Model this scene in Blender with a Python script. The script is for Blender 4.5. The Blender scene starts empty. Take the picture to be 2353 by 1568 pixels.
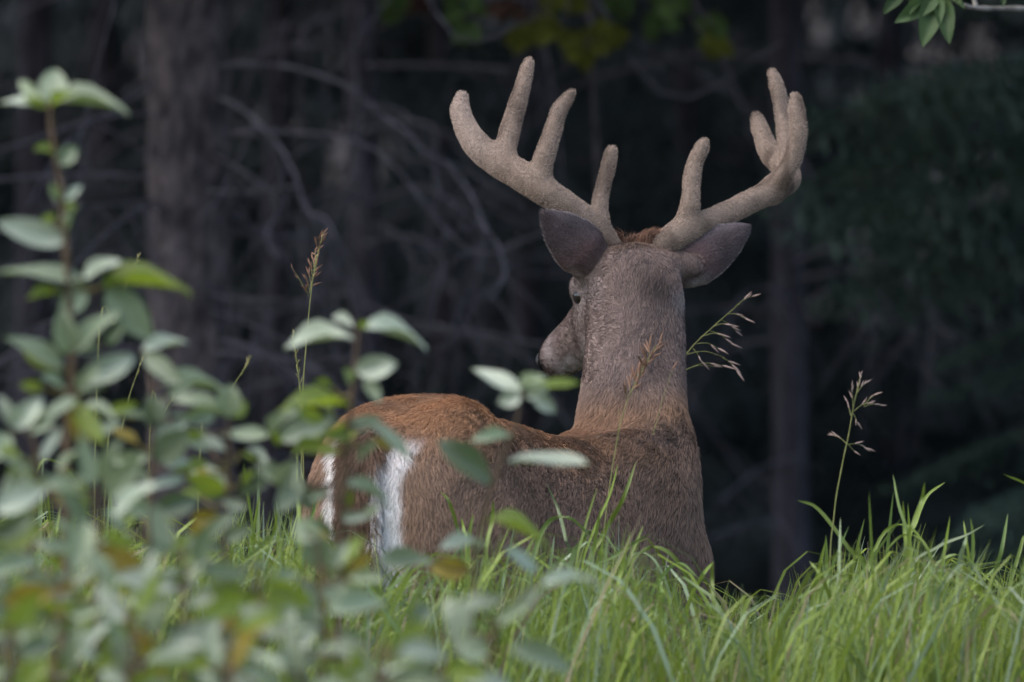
import bpy, math, random
import numpy as np
from mathutils import Vector, Matrix

# ------------------------------------------------------------------ camera, world, sun, exposure
SC = bpy.context.scene
COL = SC.collection
FPX = 400.0 / 36.0 * 2353.0          # focal length in pixels of a 2353 px wide picture
CAMZ = 1.4
TH = math.atan(484.0 / FPX)          # camera looks a little down
cam_d = bpy.data.cameras.new('camera')
cam_d.lens = 400.0; cam_d.sensor_width = 36.0
cam_d.clip_start = 0.5; cam_d.clip_end = 600.0
cam_d.dof.use_dof = True; cam_d.dof.focus_distance = 17.3; cam_d.dof.aperture_fstop = 6.3
cam = bpy.data.objects.new('camera', cam_d); COL.objects.link(cam)
cam.location = (0, 0, CAMZ); cam.rotation_euler = (math.pi / 2 - TH, 0, 0)
SC.camera = cam

SUN_EL, SUN_AZ = math.radians(55), math.radians(238)   # azimuth clockwise from +Y: behind and left of the camera
wd = bpy.data.worlds.new('World'); SC.world = wd; wd.use_nodes = True
wn = wd.node_tree
bg = wn.nodes['Background']
sky = wn.nodes.new('ShaderNodeTexSky'); sky.sky_type = 'NISHITA'; sky.sun_disc = False
sky.sun_elevation = SUN_EL; sky.sun_rotation = SUN_AZ
sky.air_density = 1.0; sky.dust_density = 2.5; sky.ozone_density = 1.0
wn.links.new(sky.outputs[0], bg.inputs[0]); bg.inputs[1].default_value = 0.15
sun_d = bpy.data.lights.new('sun', 'SUN'); sun_d.energy = 1.15; sun_d.angle = math.radians(70); sun_d.color = (1.0, 0.965, 0.92)
sun = bpy.data.objects.new('sun', sun_d); COL.objects.link(sun)
sd = Vector((math.sin(SUN_AZ) * math.cos(SUN_EL), math.cos(SUN_AZ) * math.cos(SUN_EL), math.sin(SUN_EL)))
sun.rotation_euler = sd.to_track_quat('Z', 'Y').to_euler()
sun.location = (-3, -3, 12)
SC.view_settings.view_transform = 'Standard'; SC.view_settings.look = 'None'
SC.view_settings.exposure = 1.25; SC.view_settings.gamma = 1.0
SC.view_settings.use_curve_mapping = False
SC.cycles.use_denoising = True
SC.cycles.denoiser = 'OPENIMAGEDENOISE'; SC.cycles.denoising_input_passes = 'RGB_ALBEDO_NORMAL'; SC.cycles.denoising_prefilter = 'ACCURATE'
SC.cycles.max_bounces = 6; SC.cycles.diffuse_bounces = 3; SC.cycles.glossy_bounces = 2
SC.cycles.transmission_bounces = 4; SC.cycles.transparent_max_bounces = 6
SC.cycles.sample_clamp_indirect = 4.0
SC.cycles_curves.shape = 'RIBBONS'; SC.cycles_curves.subdivisions = 2

R = random.Random(7)
NP = np.random.default_rng(11)

def at(px, py, Y):
    xc, yc = (px - 1176.5) / FPX, (784.0 - py) / FPX
    d = Vector((xc, math.cos(TH) + yc * math.sin(TH), -math.sin(TH) + yc * math.cos(TH)))
    d *= Y / d.y
    return Vector((d.x, Y, CAMZ + d.z))
def k(Y): return Y / FPX                    # metres per pixel at depth Y
def px_of(P):                               # numpy projection
    P = np.asarray(P, float)
    x, y, z = P[..., 0], P[..., 1], P[..., 2] - CAMZ
    f = y * math.cos(TH) - z * math.sin(TH); u = y * math.sin(TH) + z * math.cos(TH)
    return 1176.5 + x / f * FPX, 784 - u / f * FPX

# ------------------------------------------------------------------ helpers
def mesh(name, V, F, smooth=True):
    me = bpy.data.meshes.new(name)
    V = np.asarray(V, np.float32)
    if isinstance(F, np.ndarray):
        n = F.shape[1]
        me.vertices.add(len(V)); me.vertices.foreach_set('co', V.ravel())
        me.loops.add(F.size); me.loops.foreach_set('vertex_index', F.astype(np.int32).ravel())
        me.polygons.add(len(F)); me.polygons.foreach_set('loop_start', np.arange(0, F.size, n, dtype=np.int32))
        me.update(calc_edges=True)
    else:
        me.from_pydata([tuple(map(float, v)) for v in V], [], [tuple(f) for f in F]); me.update()
    me.polygons.foreach_set('use_smooth', np.full(len(me.polygons), smooth))
    return me
def obj(name, me, mat=None, parent=None, loc=None):
    o = bpy.data.objects.new(name, me); COL.objects.link(o)
    if mat is not None and me is not None and len(me.materials) == 0: me.materials.append(mat)
    if parent is not None: o.parent = parent
    if loc is not None: o.location = loc
    return o
def thing(name, label, cat, loc=(0, 0, 0), group=None):
    o = bpy.data.objects.new(name, None); COL.objects.link(o); o.location = loc
    o.empty_display_size = 0.05
    o['label'] = label; o['category'] = cat
    if group: o['group'] = group
    return o
def vcol(me, C, name='tint'):
    a = me.attributes.new(name, 'FLOAT_COLOR', 'POINT')
    C = np.asarray(C, np.float32)
    if C.shape[1] == 3: C = np.concatenate([C, np.ones((len(C), 1), np.float32)], 1)
    a.data.foreach_set('color', C.ravel())

def spline(pts, n):
    """Catmull-Rom through rows of pts (any number of columns), n samples per span"""
    P = np.asarray([list(map(float, p)) for p in pts])
    P = np.vstack([2 * P[0] - P[1], P, 2 * P[-1] - P[-2]])
    out = []
    for i in range(1, len(P) - 2):
        for j in range(n):
            t = j / n
            a, b, c, d = P[i - 1], P[i], P[i + 1], P[i + 2]
            out.append(0.5 * (2 * b + (c - a) * t + (2 * a - 5 * b + 4 * c - d) * t * t + (3 * b - a - 3 * c + d) * t ** 3))
    out.append(P[-2])
    return np.array(out)

def tube(pts, rad, sides=6):
    """verts, quad faces of a tube along pts with radii rad (closed to a point at the end)"""
    P = np.asarray(pts, float); n = len(P); rad = np.asarray(rad, float)
    T = np.gradient(P, axis=0); T /= np.linalg.norm(T, axis=1)[:, None] + 1e-9
    ref = np.array([0.13, -0.97, 0.2]); 
    A = np.cross(T, ref); A /= np.linalg.norm(A, axis=1)[:, None] + 1e-9
    B = np.cross(T, A)
    ang = np.linspace(0, 2 * math.pi, sides, endpoint=False)
    V = P[:, None, :] + rad[:, None, None] * (np.cos(ang)[None, :, None] * A[:, None, :] + np.sin(ang)[None, :, None] * B[:, None, :])
    V = V.reshape(-1, 3)
    F = []
    for i in range(n - 1):
        for j in range(sides):
            j2 = (j + 1) % sides
            F.append((i * sides + j, i * sides + j2, (i + 1) * sides + j2, (i + 1) * sides + j))
    return V, np.array(F)
class MB:
    """collects verts and quads into one mesh"""
    def __init__(s): s.V = []; s.F = []; s.n = 0
    def add(s, V, F):
        s.V.append(np.asarray(V, float)); s.F.append(np.asarray(F) + s.n); s.n += len(V)
    def tube(s, pts, rad, sides=5): s.add(*tube(pts, rad, sides))
    def mesh(s, name, org=(0, 0, 0), smooth=True):
        return mesh(name, np.vstack(s.V) - np.array(org, float), np.vstack(s.F), smooth)

# ------------------------------------------------------------------ materials
def nodes(name):
    m = bpy.data.materials.new(name); m.use_nodes = True
    nt = m.node_tree; return m, nt, nt.nodes['Principled BSDF'], nt.nodes['Material Output']
def set_in(b, **kw):
    for kk, v in kw.items(): b.inputs[kk.replace('_', ' ')].default_value = v
def mix_rgb(nt, fac, a, b, mode='MIX'):
    n = nt.nodes.new('ShaderNodeMix'); n.data_type = 'RGBA'; n.blend_type = mode
    for idx, v in ((0, fac), (6, a), (7, b)):
        if hasattr(v, 'is_linked'): nt.links.new(v, n.inputs[idx])
        elif idx == 0: n.inputs[0].default_value = v
        else: n.inputs[idx].default_value = (*v, 1)
    return n.outputs[2]
def noise(nt, scale, detail=4, vec=None, rough=0.6):
    n = nt.nodes.new('ShaderNodeTexNoise'); n.inputs['Scale'].default_value = scale
    n.inputs['Detail'].default_value = detail; n.inputs['Roughness'].default_value = rough
    if vec is not None: nt.links.new(vec, n.inputs['Vector'])
    return n.outputs['Fac']
def ramp(nt, fac, lo, hi):
    n = nt.nodes.new('ShaderNodeMapRange'); n.inputs['From Min'].default_value = lo; n.inputs['From Max'].default_value = hi
    nt.links.new(fac, n.inputs['Value']); return n.outputs['Result']
def coords(nt, scale=(1, 1, 1)):
    t = nt.nodes.new('ShaderNodeTexCoord'); mp = nt.nodes.new('ShaderNodeMapping'); mp.inputs['Scale'].default_value = scale
    nt.links.new(t.outputs['Object'], mp.inputs['Vector']); return mp.outputs['Vector']
def bump(nt, b, h, dist, strength=0.8):
    n = nt.nodes.new('ShaderNodeBump'); n.inputs['Distance'].default_value = dist; n.inputs['Strength'].default_value = strength
    nt.links.new(h, n.inputs['Height']); nt.links.new(n.outputs[0], b.inputs['Normal'])
def two_tone(name, a, b, scale, rough=0.8, vscale=(1, 1, 1), lo=0.35, hi=0.65, bumpd=0, spec=0.3):
    m, nt, p, out = nodes(name)
    v = coords(nt, vscale); f = noise(nt, scale, 5, v)
    nt.links.new(mix_rgb(nt, ramp(nt, f, lo, hi), a, b), p.inputs['Base Color'])
    set_in(p, Roughness=rough); p.inputs['Specular IOR Level'].default_value = spec
    if bumpd: bump(nt, p, f, bumpd)
    return m
def leafy(name, a, b, trans=0.35, rough=0.42, spec=0.5, tcol=None, scale=40):
    """leaf: two tones of noise, brightness varied per object, some light passing through"""
    m, nt, p, out = nodes(name)
    v = coords(nt)
    c = mix_rgb(nt, ramp(nt, noise(nt, scale, 3, v), 0.35, 0.65), a, b)
    oi = nt.nodes.new('ShaderNodeObjectInfo')
    hs = nt.nodes.new('ShaderNodeHueSaturation')
    mr = nt.nodes.new('ShaderNodeMapRange'); mr.inputs['To Min'].default_value = 0.72; mr.inputs['To Max'].default_value = 1.2
    nt.links.new(oi.outputs['Random'], mr.inputs['Value']); nt.links.new(mr.outputs[0], hs.inputs['Value'])
    nt.links.new(c, hs.inputs['Color']); nt.links.new(hs.outputs[0], p.inputs['Base Color'])
    set_in(p, Roughness=rough); p.inputs['Specular IOR Level'].default_value = spec
    tr = nt.nodes.new('ShaderNodeBsdfTranslucent')
    tr.inputs[0].default_value = (*(tcol or tuple(1.3 * x for x in b)), 1)
    mx = nt.nodes.new('ShaderNodeMixShader'); mx.inputs[0].default_value = trans
    nt.links.new(p.outputs[0], mx.inputs[1]); nt.links.new(tr.outputs[0], mx.inputs[2]); nt.links.new(mx.outputs[0], out.inputs[0])
    return m
def attr_mat(name, attr='tint', rough=0.7, spec=0.2, trans=0.0, sheen=0.0):
    m, nt, p, out = nodes(name)
    a = nt.nodes.new('ShaderNodeAttribute'); a.attribute_name = attr
    nt.links.new(a.outputs['Color'], p.inputs['Base Color'])
    set_in(p, Roughness=rough); p.inputs['Specular IOR Level'].default_value = spec
    if sheen: p.inputs['Sheen Weight'].default_value = sheen
    if trans:
        tr = nt.nodes.new('ShaderNodeBsdfTranslucent'); nt.links.new(a.outputs['Color'], tr.inputs[0])
        mx = nt.nodes.new('ShaderNodeMixShader'); mx.inputs[0].default_value = trans
        nt.links.new(p.outputs[0], mx.inputs[1]); nt.links.new(tr.outputs[0], mx.inputs[2]); nt.links.new(mx.outputs[0], out.inputs[0])
    return m

M = {}
M['soil'] = two_tone('forest_soil', (0.035, 0.032, 0.032), (0.07, 0.06, 0.055), 6, 0.95, bumpd=0.03)
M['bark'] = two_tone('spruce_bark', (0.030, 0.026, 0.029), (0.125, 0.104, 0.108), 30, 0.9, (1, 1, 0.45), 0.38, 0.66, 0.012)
M['bark_dark'] = two_tone('dark_bark', (0.024, 0.022, 0.029), (0.062, 0.056, 0.072), 26, 0.9, (1, 1, 0.3), 0.38, 0.66, 0.01)  # blue-violet sky light of the shaded wood tinted into the bark colour
M['aspen_bark'] = two_tone('aspen_bark', (0.10, 0.09, 0.075), (0.24, 0.22, 0.19), 18, 0.85, (1, 1, 2), 0.4, 0.6, 0.003)
M['deadwood'] = two_tone('dead_twig', (0.052, 0.048, 0.060), (0.132, 0.123, 0.148), 25, 0.85, bumpd=0.002)  # dead wood, with the bluish light of the shade put into its colour
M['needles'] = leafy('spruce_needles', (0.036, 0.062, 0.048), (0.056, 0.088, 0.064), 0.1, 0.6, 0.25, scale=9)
M['needles_hazed'] = leafy('hazed_needles', (0.030, 0.042, 0.046), (0.048, 0.062, 0.064), 0.08, 0.7, 0.2, scale=6)  # bluish haze of the background put into the needle colour
M['aspen'] = leafy('aspen_leaf', (0.036, 0.068, 0.022), (0.055, 0.095, 0.032), 0.35, 0.55, 0.3)
M['yellowleaf'] = leafy('yellowing_leaf', (0.085, 0.098, 0.016), (0.12, 0.125, 0.022), 0.35, 0.7, 0.1)
M['redleaf'] = leafy('reddish_leaf', (0.05, 0.028, 0.020), (0.065, 0.036, 0.026), 0.35, 0.7, 0.1)
M['dimleaf'] = leafy('dim_green_leaf', (0.045, 0.078, 0.024), (0.07, 0.105, 0.034), 0.35, 0.7, 0.1)
M['p'] = leafy('sage_leaf', (0.18, 0.225, 0.14), (0.25, 0.295, 0.195), 0.2, 0.48, 0.45, (0.22, 0.33, 0.08))
M['w'] = leafy('sky_gloss_sage_leaf', (0.275, 0.33, 0.24), (0.37, 0.41, 0.325), 0.18, 0.46, 0.5, (0.25, 0.34, 0.12))  # sky gloss on upturned leaves, put into a paler colour
M['d'] = leafy('deep_sage_leaf', (0.105, 0.14, 0.082), (0.15, 0.19, 0.115), 0.2, 0.42, 0.5, (0.15, 0.25, 0.06))
M['g'] = leafy('backlit_green_leaf', (0.105, 0.150, 0.024), (0.155, 0.205, 0.036), 0.4, 0.5, 0.4, (0.3, 0.4, 0.03))  # backlit leaves: light from behind put into the yellow-green
M['y'] = leafy('turning_leaf', (0.20, 0.17, 0.02), (0.27, 0.20, 0.03), 0.35, 0.5, 0.3, (0.35, 0.27, 0.03))
M['o'] = leafy('orange_brown_leaf', (0.20, 0.09, 0.03), (0.26, 0.13, 0.05), 0.3, 0.6, 0.3)
M['stem'] = two_tone('red_brown_stem', (0.055, 0.035, 0.018), (0.10, 0.065, 0.035), 30, 0.6)
M['stemg'] = two_tone('olive_stem', (0.11, 0.09, 0.02), (0.16, 0.13, 0.035), 30, 0.6)
M['grass'] = attr_mat('grass_blade', 'tint', 0.42, 0.45, 0.35)
M['straw'] = two_tone('straw_stalk', (0.13, 0.15, 0.045), (0.2, 0.2, 0.07), 60, 0.6)
M['seed_brown'] = two_tone('brown_spikelet', (0.13, 0.068, 0.042), (0.20, 0.112, 0.07), 90, 0.7)
M['seed_pink'] = two_tone('pinkish_spikelet', (0.22, 0.15, 0.13), (0.36, 0.27, 0.24), 90, 0.7)
M['seed_green'] = two_tone('green_spikelet', (0.20, 0.18, 0.06), (0.29, 0.26, 0.11), 90, 0.7)
M['skin'] = attr_mat('deer_skin', 'tint', 0.85, 0.1)
M['fur'] = attr_mat('deer_fur', 'tint', 0.7, 0.08)
M['eye'] = two_tone('deer_eye', (0.008, 0.006, 0.005), (0.012, 0.009, 0.008), 5, 0.08, spec=0.6)
M['nose'] = two_tone('deer_nose', (0.012, 0.011, 0.012), (0.03, 0.027, 0.028), 200, 0.4, bumpd=0.001)
M['hoof'] = two_tone('deer_hoof', (0.015, 0.012, 0.011), (0.03, 0.025, 0.022), 60, 0.5)

# ------------------------------------------------------------------ ground
gx = np.concatenate([np.linspace(-60, -6, 19), np.linspace(-5, 5, 41), np.linspace(6, 60, 19)])
gy = np.concatenate([np.linspace(-12, 11, 12), np.linspace(12, 40, 71), np.linspace(42, 110, 35)])
GX, GY = np.meshgrid(gx, gy, indexing='ij')
def ground_z(x, y):
    x = np.asarray(x, float); y = np.asarray(y, float)
    return 0.02 * np.sin(x * 1.7 + y * 0.6) * np.sin(y * 1.3) * 0.5 + np.clip(y - 44, 0, None) ** 1.15 * 0.33
GZ = ground_z(GX, GY)
V = np.stack([GX, GY, GZ], -1).reshape(-1, 3)
nx, ny = GX.shape
ii, jj = np.meshgrid(np.arange(nx - 1), np.arange(ny - 1), indexing='ij')
a = (ii * ny + jj).ravel()
g = obj('ground', mesh('ground', V, np.stack([a, a + ny, a + ny + 1, a + 1], 1)), M['soil']); g['kind'] = 'structure'

# ------------------------------------------------------------------ forest
def bough_parts(rng, L, droop, ntw=26, needles=22, nl=0.03, nw=0.0045):
    """one spruce bough along +X: needle quads (verts, faces) and twig tubes"""
    NV = []; tw = MB()
    t = np.linspace(0, 1, 9)
    main = np.stack([t * L, 0.04 * L * np.sin(3 * t + rng.random() * 6), -droop * L * t ** 1.5 + 0.10 * L * np.clip(t - 0.7, 0, 1)], 1)
    tw.tube(main, 0.010 * L * (1 - 0.85 * t) + 0.001, 4)
    for i in range(ntw):
        u = 0.12 + 0.88 * (i + rng.random() * 0.6) / ntw
        base = np.array([np.interp(u, t, main[:, c]) for c in range(3)])
        side = 1 if i % 2 else -1
        tl = L * (0.36 * (1 - u) + 0.09) * (0.7 + 0.5 * rng.random())
        d = np.array([0.65, side * (0.75 + 0.2 * rng.random()), -0.25 - 0.35 * rng.random()]); d /= np.linalg.norm(d)
        v = np.linspace(0, 1, 4)
        tp = base + tl * v[:, None] * d + np.stack([0 * v, 0 * v, -0.25 * tl * v ** 2], 1)
        tw.tube(tp, 0.0025 * (1 - 0.8 * v), 3)
        m = max(6, int(needles * tl / (0.3 * L)))
        for j in range(m):
            w = (j + rng.random()) / m
            p = np.array([np.interp(w, v, tp[:, c]) for c in range(3)])
            a = rng.random() * 2 * math.pi
            o = np.array([0.5 * d[0], 0.5 * d[1], 0]) + 0.9 * np.array([-d[1] * math.cos(a), d[0] * math.cos(a), math.sin(a)])
            o /= np.linalg.norm(o)
            s = np.cross(o, [0.3, 0.2, 0.9]); s /= np.linalg.norm(s) + 1e-6
            NV.append([p - s * nw * 0.5, p + s * nw * 0.5, p + o * nl + s * nw * 0.3, p + o * nl - s * nw * 0.3])
    NV = np.array(NV).reshape(-1, 3)
    return NV, np.vstack(tw.V), np.vstack(tw.F)

brng = random.Random(3)
BOUGH = [bough_parts(brng, 1.0, dr, 30, 26, nl, nw) for dr, nl, nw in ((0.25, 0.045, 0.010), (0.42, 0.045, 0.010), (0.15, 0.05, 0.011))]
def xf(V, base, az, scale, roll=0.0):
    c, s = math.cos(az), math.sin(az)
    cr, sr = math.cos(roll), math.sin(roll)
    y = V[:, 1] * cr - V[:, 2] * sr; z = V[:, 1] * sr + V[:, 2] * cr
    return np.stack([V[:, 0] * c - y * s, V[:, 0] * s + y * c, z], 1) * scale + np.array(base)
def crown_mesh(name, seed, z0, z1, r0, r1, n, dense=1.0):
    """whole crown: many boughs round a stem between z0 and z1, as one mesh of needles plus twigs"""
    rng = random.Random(seed); VV = []; n0 = 0; FF = []
    for i in range(n):
        u = (i + rng.random()) / n
        z = z0 + (z1 - z0) * u
        L = (r0 + (r1 - r0) * u) * (0.75 + 0.45 * rng.random())
        nv, tv, tf = BOUGH[rng.randrange(3)]
        az = i * 2.399 + rng.random() * 0.8
        A = xf(nv, (0, 0, z), az, L, (rng.random() - 0.5) * 0.5)
        VV.append(A); FF.append(np.arange(len(A)).reshape(-1, 4) + n0); n0 += len(A)
        B = xf(tv, (0, 0, z), az, L)
        VV.append(B); FF.append(tf + n0); n0 += len(B)
    return mesh(name, np.vstack(VV), np.vstack(FF), False)
CROWN_HIGH = [crown_mesh('crown', 21 + i, 2.75, 13.0, 2.3, 0.35, 62) for i in range(2)]     # old trees, bare below
CROWN_LOW = [crown_mesh('crown', 31 + i, 0.15, 4.6, 1.25, 0.12, 48) for i in range(3)]     # young trees, green to the ground

def trunk_mesh(name, H, r, seed, lean=(0, 0)):
    rng = random.Random(seed)
    z = np.concatenate([[-0.1, 0.05, 0.2, 0.45], np.linspace(0.7, 3.0, 60), np.linspace(3.3, H, 14)])
    cx = lean[0] * z + 0.02 * np.sin(z * 0.9 + seed); cy = lean[1] * z + 0.02 * np.sin(z * 0.7 + 2 * seed)
    rad = r * (1.05 - z / (H * 1.08)) + 0.35 * r * np.exp(-np.clip(z, 0, 9) * 4)
    V, F = tube(np.stack([cx, cy, z], 1), np.maximum(rad, 0.006), 28)
    # flaky bark: small in-out relief
    n = len(z); W = V.reshape(n, 28, 3); ax = np.stack([cx, cy, z], 1)[:, None, :]
    rr = NP.normal(0, 1, (n, 28)); rr = (rr + np.roll(rr, 1, 1) + np.roll(rr, 1, 0)) / 1.8
    W = ax + (W - ax) * (1 + 0.045 * rr)[:, :, None]
    return mesh(name, W.reshape(-1, 3), F, False)

def branch_mesh(pts, r0, r1, org, side_twigs=0, seed=0, n=5, sides=6):
    rng = random.Random(seed)
    S = spline(pts, n); m = MB()
    rad = np.linspace(r0, r1, len(S)) * (1 + 0.12 * np.sin(np.arange(len(S)) * 1.9 + seed))
    m.tube(S, rad, sides)
    for _ in range(side_twigs):
        i = rng.randrange(len(S) // 5, len(S) - 1)
        d = S[min(i + 1, len(S) - 1)] - S[i - 1]; d /= np.linalg.norm(d) + 1e-9
        o = d * 0.5 + np.array([rng.uniform(-1, 1), rng.uniform(-0.6, 0.6), rng.uniform(-1.1, 0.35)])
        o /= np.linalg.norm(o); L = rng.uniform(0.06, 0.26)
        v = np.linspace(0, 1, 5)[:, None]
        tp = S[i] + o * L * v + np.array([rng.uniform(-.3, .3), 0, -0.45]) * L * v ** 2
        m.tube(tp, np.linspace(rad[i] * 0.55, 0.0008, 5), 4)
    return m.mesh('dead_branch', org)

def tree(kind, label, X, Y, r, H, bark, crown, crown_mat, seed, rot=0.0, cscale=1.0, lean=(0, 0)):
    zg = float(ground_z(X, Y))
    t = thing(kind, label, 'tree', (X, Y, zg), 'spruces at the forest edge' if 'spruce' in kind else None)
    obj('trunk', trunk_mesh('trunk', H, r, seed, lean), bark, t)
    if crown is not None:
        c = obj('crown', crown, crown_mat, t); c.rotation_euler[2] = rot; c.scale = (cscale,) * 3
    return t
def dead(t, pl, Y, r0, r1, twigs=3, Y1=None):
    """a bare branch through picture points pl; the depth runs from Y to Y1"""
    Y1 = Y if Y1 is None else Y1
    r0 *= 0.62; r1 *= 0.5
    pts = [at(px, py, Y + (Y1 - Y) * i / max(1, len(pl) - 1)) for i, (px, py) in enumerate(pl)]
    o = obj('dead_branch', branch_mesh(pts, r0, r1, t.location, twigs * 2 + 2, len(pl) * 7 + int(pl[0][0])), M['deadwood'], t)
    return o
def dead_random(t, n, z0, z1, rng, L0=0.5, L1=1.1, r=0.007):
    for i in range(n):
        az = rng.uniform(0, 2 * math.pi); z = rng.uniform(z0, z1); L = rng.uniform(L0, L1)
        pts = []
        sway = rng.uniform(-0.5, 0.5)
        for j in range(6):
            u = j / 5
            pts.append((L * u * math.cos(az + sway * u), L * u * math.sin(az + sway * u), z + 0.12 * L * u - rng.uniform(0.35, 0.8) * L * u * u))
        obj('dead_branch', branch_mesh(pts, r * rng.uniform(0.7, 1.3), 0.0015, (0, 0, 0), 4, rng.randrange(999), 4, 5), M['deadwood'], t)

X = at(415, 600, 24.0).x
T1 = tree('spruce_tree', 'thick scaly spruce trunk behind the tall leafy sapling', X, 24.0, 0.088, 15, M['bark'], CROWN_HIGH[0], M['needles_hazed'], 1)
dead(T1, [(430, 175), (520, 150), (650, 152), (740, 175), (810, 205), (875, 260), (940, 310), (975, 345), (1025, 375), (1075, 435), (1100, 490), (1115, 525), (1145, 565), (1160, 630), (1125, 690)], 24.0, 0.008, 0.006, 5, 23.2)
dead(T1, [(440, 210), (540, 240), (600, 290), (645, 340), (675, 395), (690, 440), (710, 485), (750, 505), (772, 548)], 24.0, 0.009, 0.008, 3, 23.3)
dead(T1, [(430, 440), (500, 440), (560, 442), (665, 430), (690, 432)], 24.0, 0.006, 0.004, 2, 23.5)
dead(T1, [(440, 330), (560, 395), (640, 470), (612, 540), (635, 592)], 24.0, 0.006, 0.005, 2, 23.4)
dead(T1, [(400, 455), (320, 466), (240, 470), (165, 480)], 24.0, 0.007, 0.004, 2, 23.6)
dead(T1, [(400, 160), (280, 240), (210, 280), (150, 340), (100, 410), (66, 472)], 24.0, 0.007, 0.005, 2, 23.4)
dead(T1, [(430, 660), (530, 685), (620, 688), (705, 690)], 24.0, 0.005, 0.003, 2, 23.6)
dead(T1, [(440, 700), (560, 740), (680, 800), (760, 900)], 24.0, 0.005, 0.003, 3, 23.4)
dead(T1, [(400, 560), (330, 640), (280, 760), (262, 900)], 24.0, 0.005, 0.003, 3, 23.4)
X = at(835, 600, 26.0).x
T2 = tree('spruce_tree', 'slim dark spruce trunk behind the rump of the deer, hung with bare branches', X, 26.0, 0.037, 11, M['bark_dark'], CROWN_HIGH[1], M['needles_hazed'], 2, 1.0, 0.85)
dead(T2, [(832, 20), (815, 110), (820, 210), (808, 290), (800, 335)], 25.9, 0.009, 0.005, 2, 24.0)
dead(T2, [(835, 470), (760, 440), (700, 480), (696, 575), (706, 640), (735, 690)], 25.9, 0.008, 0.006, 4, 24.0)
dead(T2, [(830, 620), (780, 560), (765, 640), (775, 730)], 25.9, 0.006, 0.004, 3, 24.2)
dead(T2, [(840, 300), (930, 280), (1000, 300), (1000, 400), (1006, 450), (990, 492)], 25.9, 0.008, 0.006, 3, 24.0)
dead(T2, [(840, 470), (960, 430), (1050, 470), (1112, 535), (1100, 625), (1062, 700), (1040, 755)], 25.9, 0.007, 0.006, 4, 23.9)
dead(T2, [(840, 560), (930, 540), (1015, 590), (1005, 670), (985, 740)], 25.9, 0.007, 0.006, 3, 24.0)
dead(T2, [(840, 700), (930, 735), (1010, 750), (1120, 768), (1250, 792)], 25.9, 0.008, 0.006, 2, 24.3)
dead(T2, [(830, 60), (760, 40), (695, 75), (710, 118)], 25.9, 0.006, 0.004, 2, 24.5)
dead(T2, [(830, 130), (700, 30), (650, 80), (648, 150)], 25.9, 0.006, 0.004, 2, 24.5)
dead(T2, [(840, 150), (960, 150), (1080, 152), (1180, 160)], 25.9, 0.007, 0.005, 2, 25.0)
X = at(1825, 600, 27.0).x
T3 = tree('spruce_tree', 'slim grey spruce trunk beyond the drooping seed grass beside the deer neck', X, 27.0, 0.040, 12, M['bark_dark'], CROWN_HIGH[0], M['needles_hazed'], 3, 2.2, 0.85)
dead(T3, [(1830, 600), (1920, 570), (2016, 594), (2070, 626), (2118, 670), (2145, 718), (2152, 745), (2194, 780)], 26.9, 0.009, 0.007, 3, 24.4)
dead(T3, [(1835, 700), (1940, 660), (2040, 690), (2016, 740), (2000, 800), (1992, 850)], 26.9, 0.008, 0.005, 3, 24.4)
dead(T3, [(1835, 640), (1990, 620), (2120, 680), (2140, 760), (2128, 840), (2160, 890)], 26.9, 0.008, 0.005, 3, 24.4)
dead(T3, [(1820, 690), (1760, 660), (1700, 690), (1660, 800)], 26.9, 0.007, 0.004, 4, 24.6)
dead(T3, [(1820, 1050), (1740, 1080), (1680, 1130), (1640, 1150)], 26.9, 0.006, 0.004, 3, 25)
frng = random.Random(17)
dead_random(T1, 22, 0.5, 2.3, frng, 0.4, 1.3, .005)
dead_random(T2, 30, 0.4, 2.4, frng, 0.4, 1.4, .005)
dead_random(T3, 16, 0.4, 2.3, frng, 0.4, 1.2, .005)
X = at(95, 600, 27.5).x
T4 = tree('spruce_tree', 'dark spruce stem half lost in shade beyond the tall sapling top', X, 27.5, 0.045, 12, M['bark_dark'], CROWN_HIGH[1], M['needles_hazed'], 4, 3.0, 0.9)
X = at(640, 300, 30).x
T5 = tree('spruce_tree', 'thin dark spruce stem between the two bare-branched trunks', X, 30.0, 0.036, 12, M['bark_dark'], CROWN_HIGH[0], M['needles_hazed'], 5, 4.0, 0.9)
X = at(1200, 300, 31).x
T6 = tree('spruce_tree', 'dim spruce stem in the shade behind the deer antlers', X, 31.0, 0.04, 12, M['bark_dark'], CROWN_HIGH[1], M['needles_hazed'], 6, 5.0, 0.9)
dead_random(T4, 14, 0.5, 2.4, frng, 0.5, 1.2, .006); dead_random(T5, 20, 0.5, 2.4, frng, 0.5, 1.4, .006); dead_random(T6, 14, 0.5, 2.4, frng, 0.5, 1.2, .006)

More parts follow.
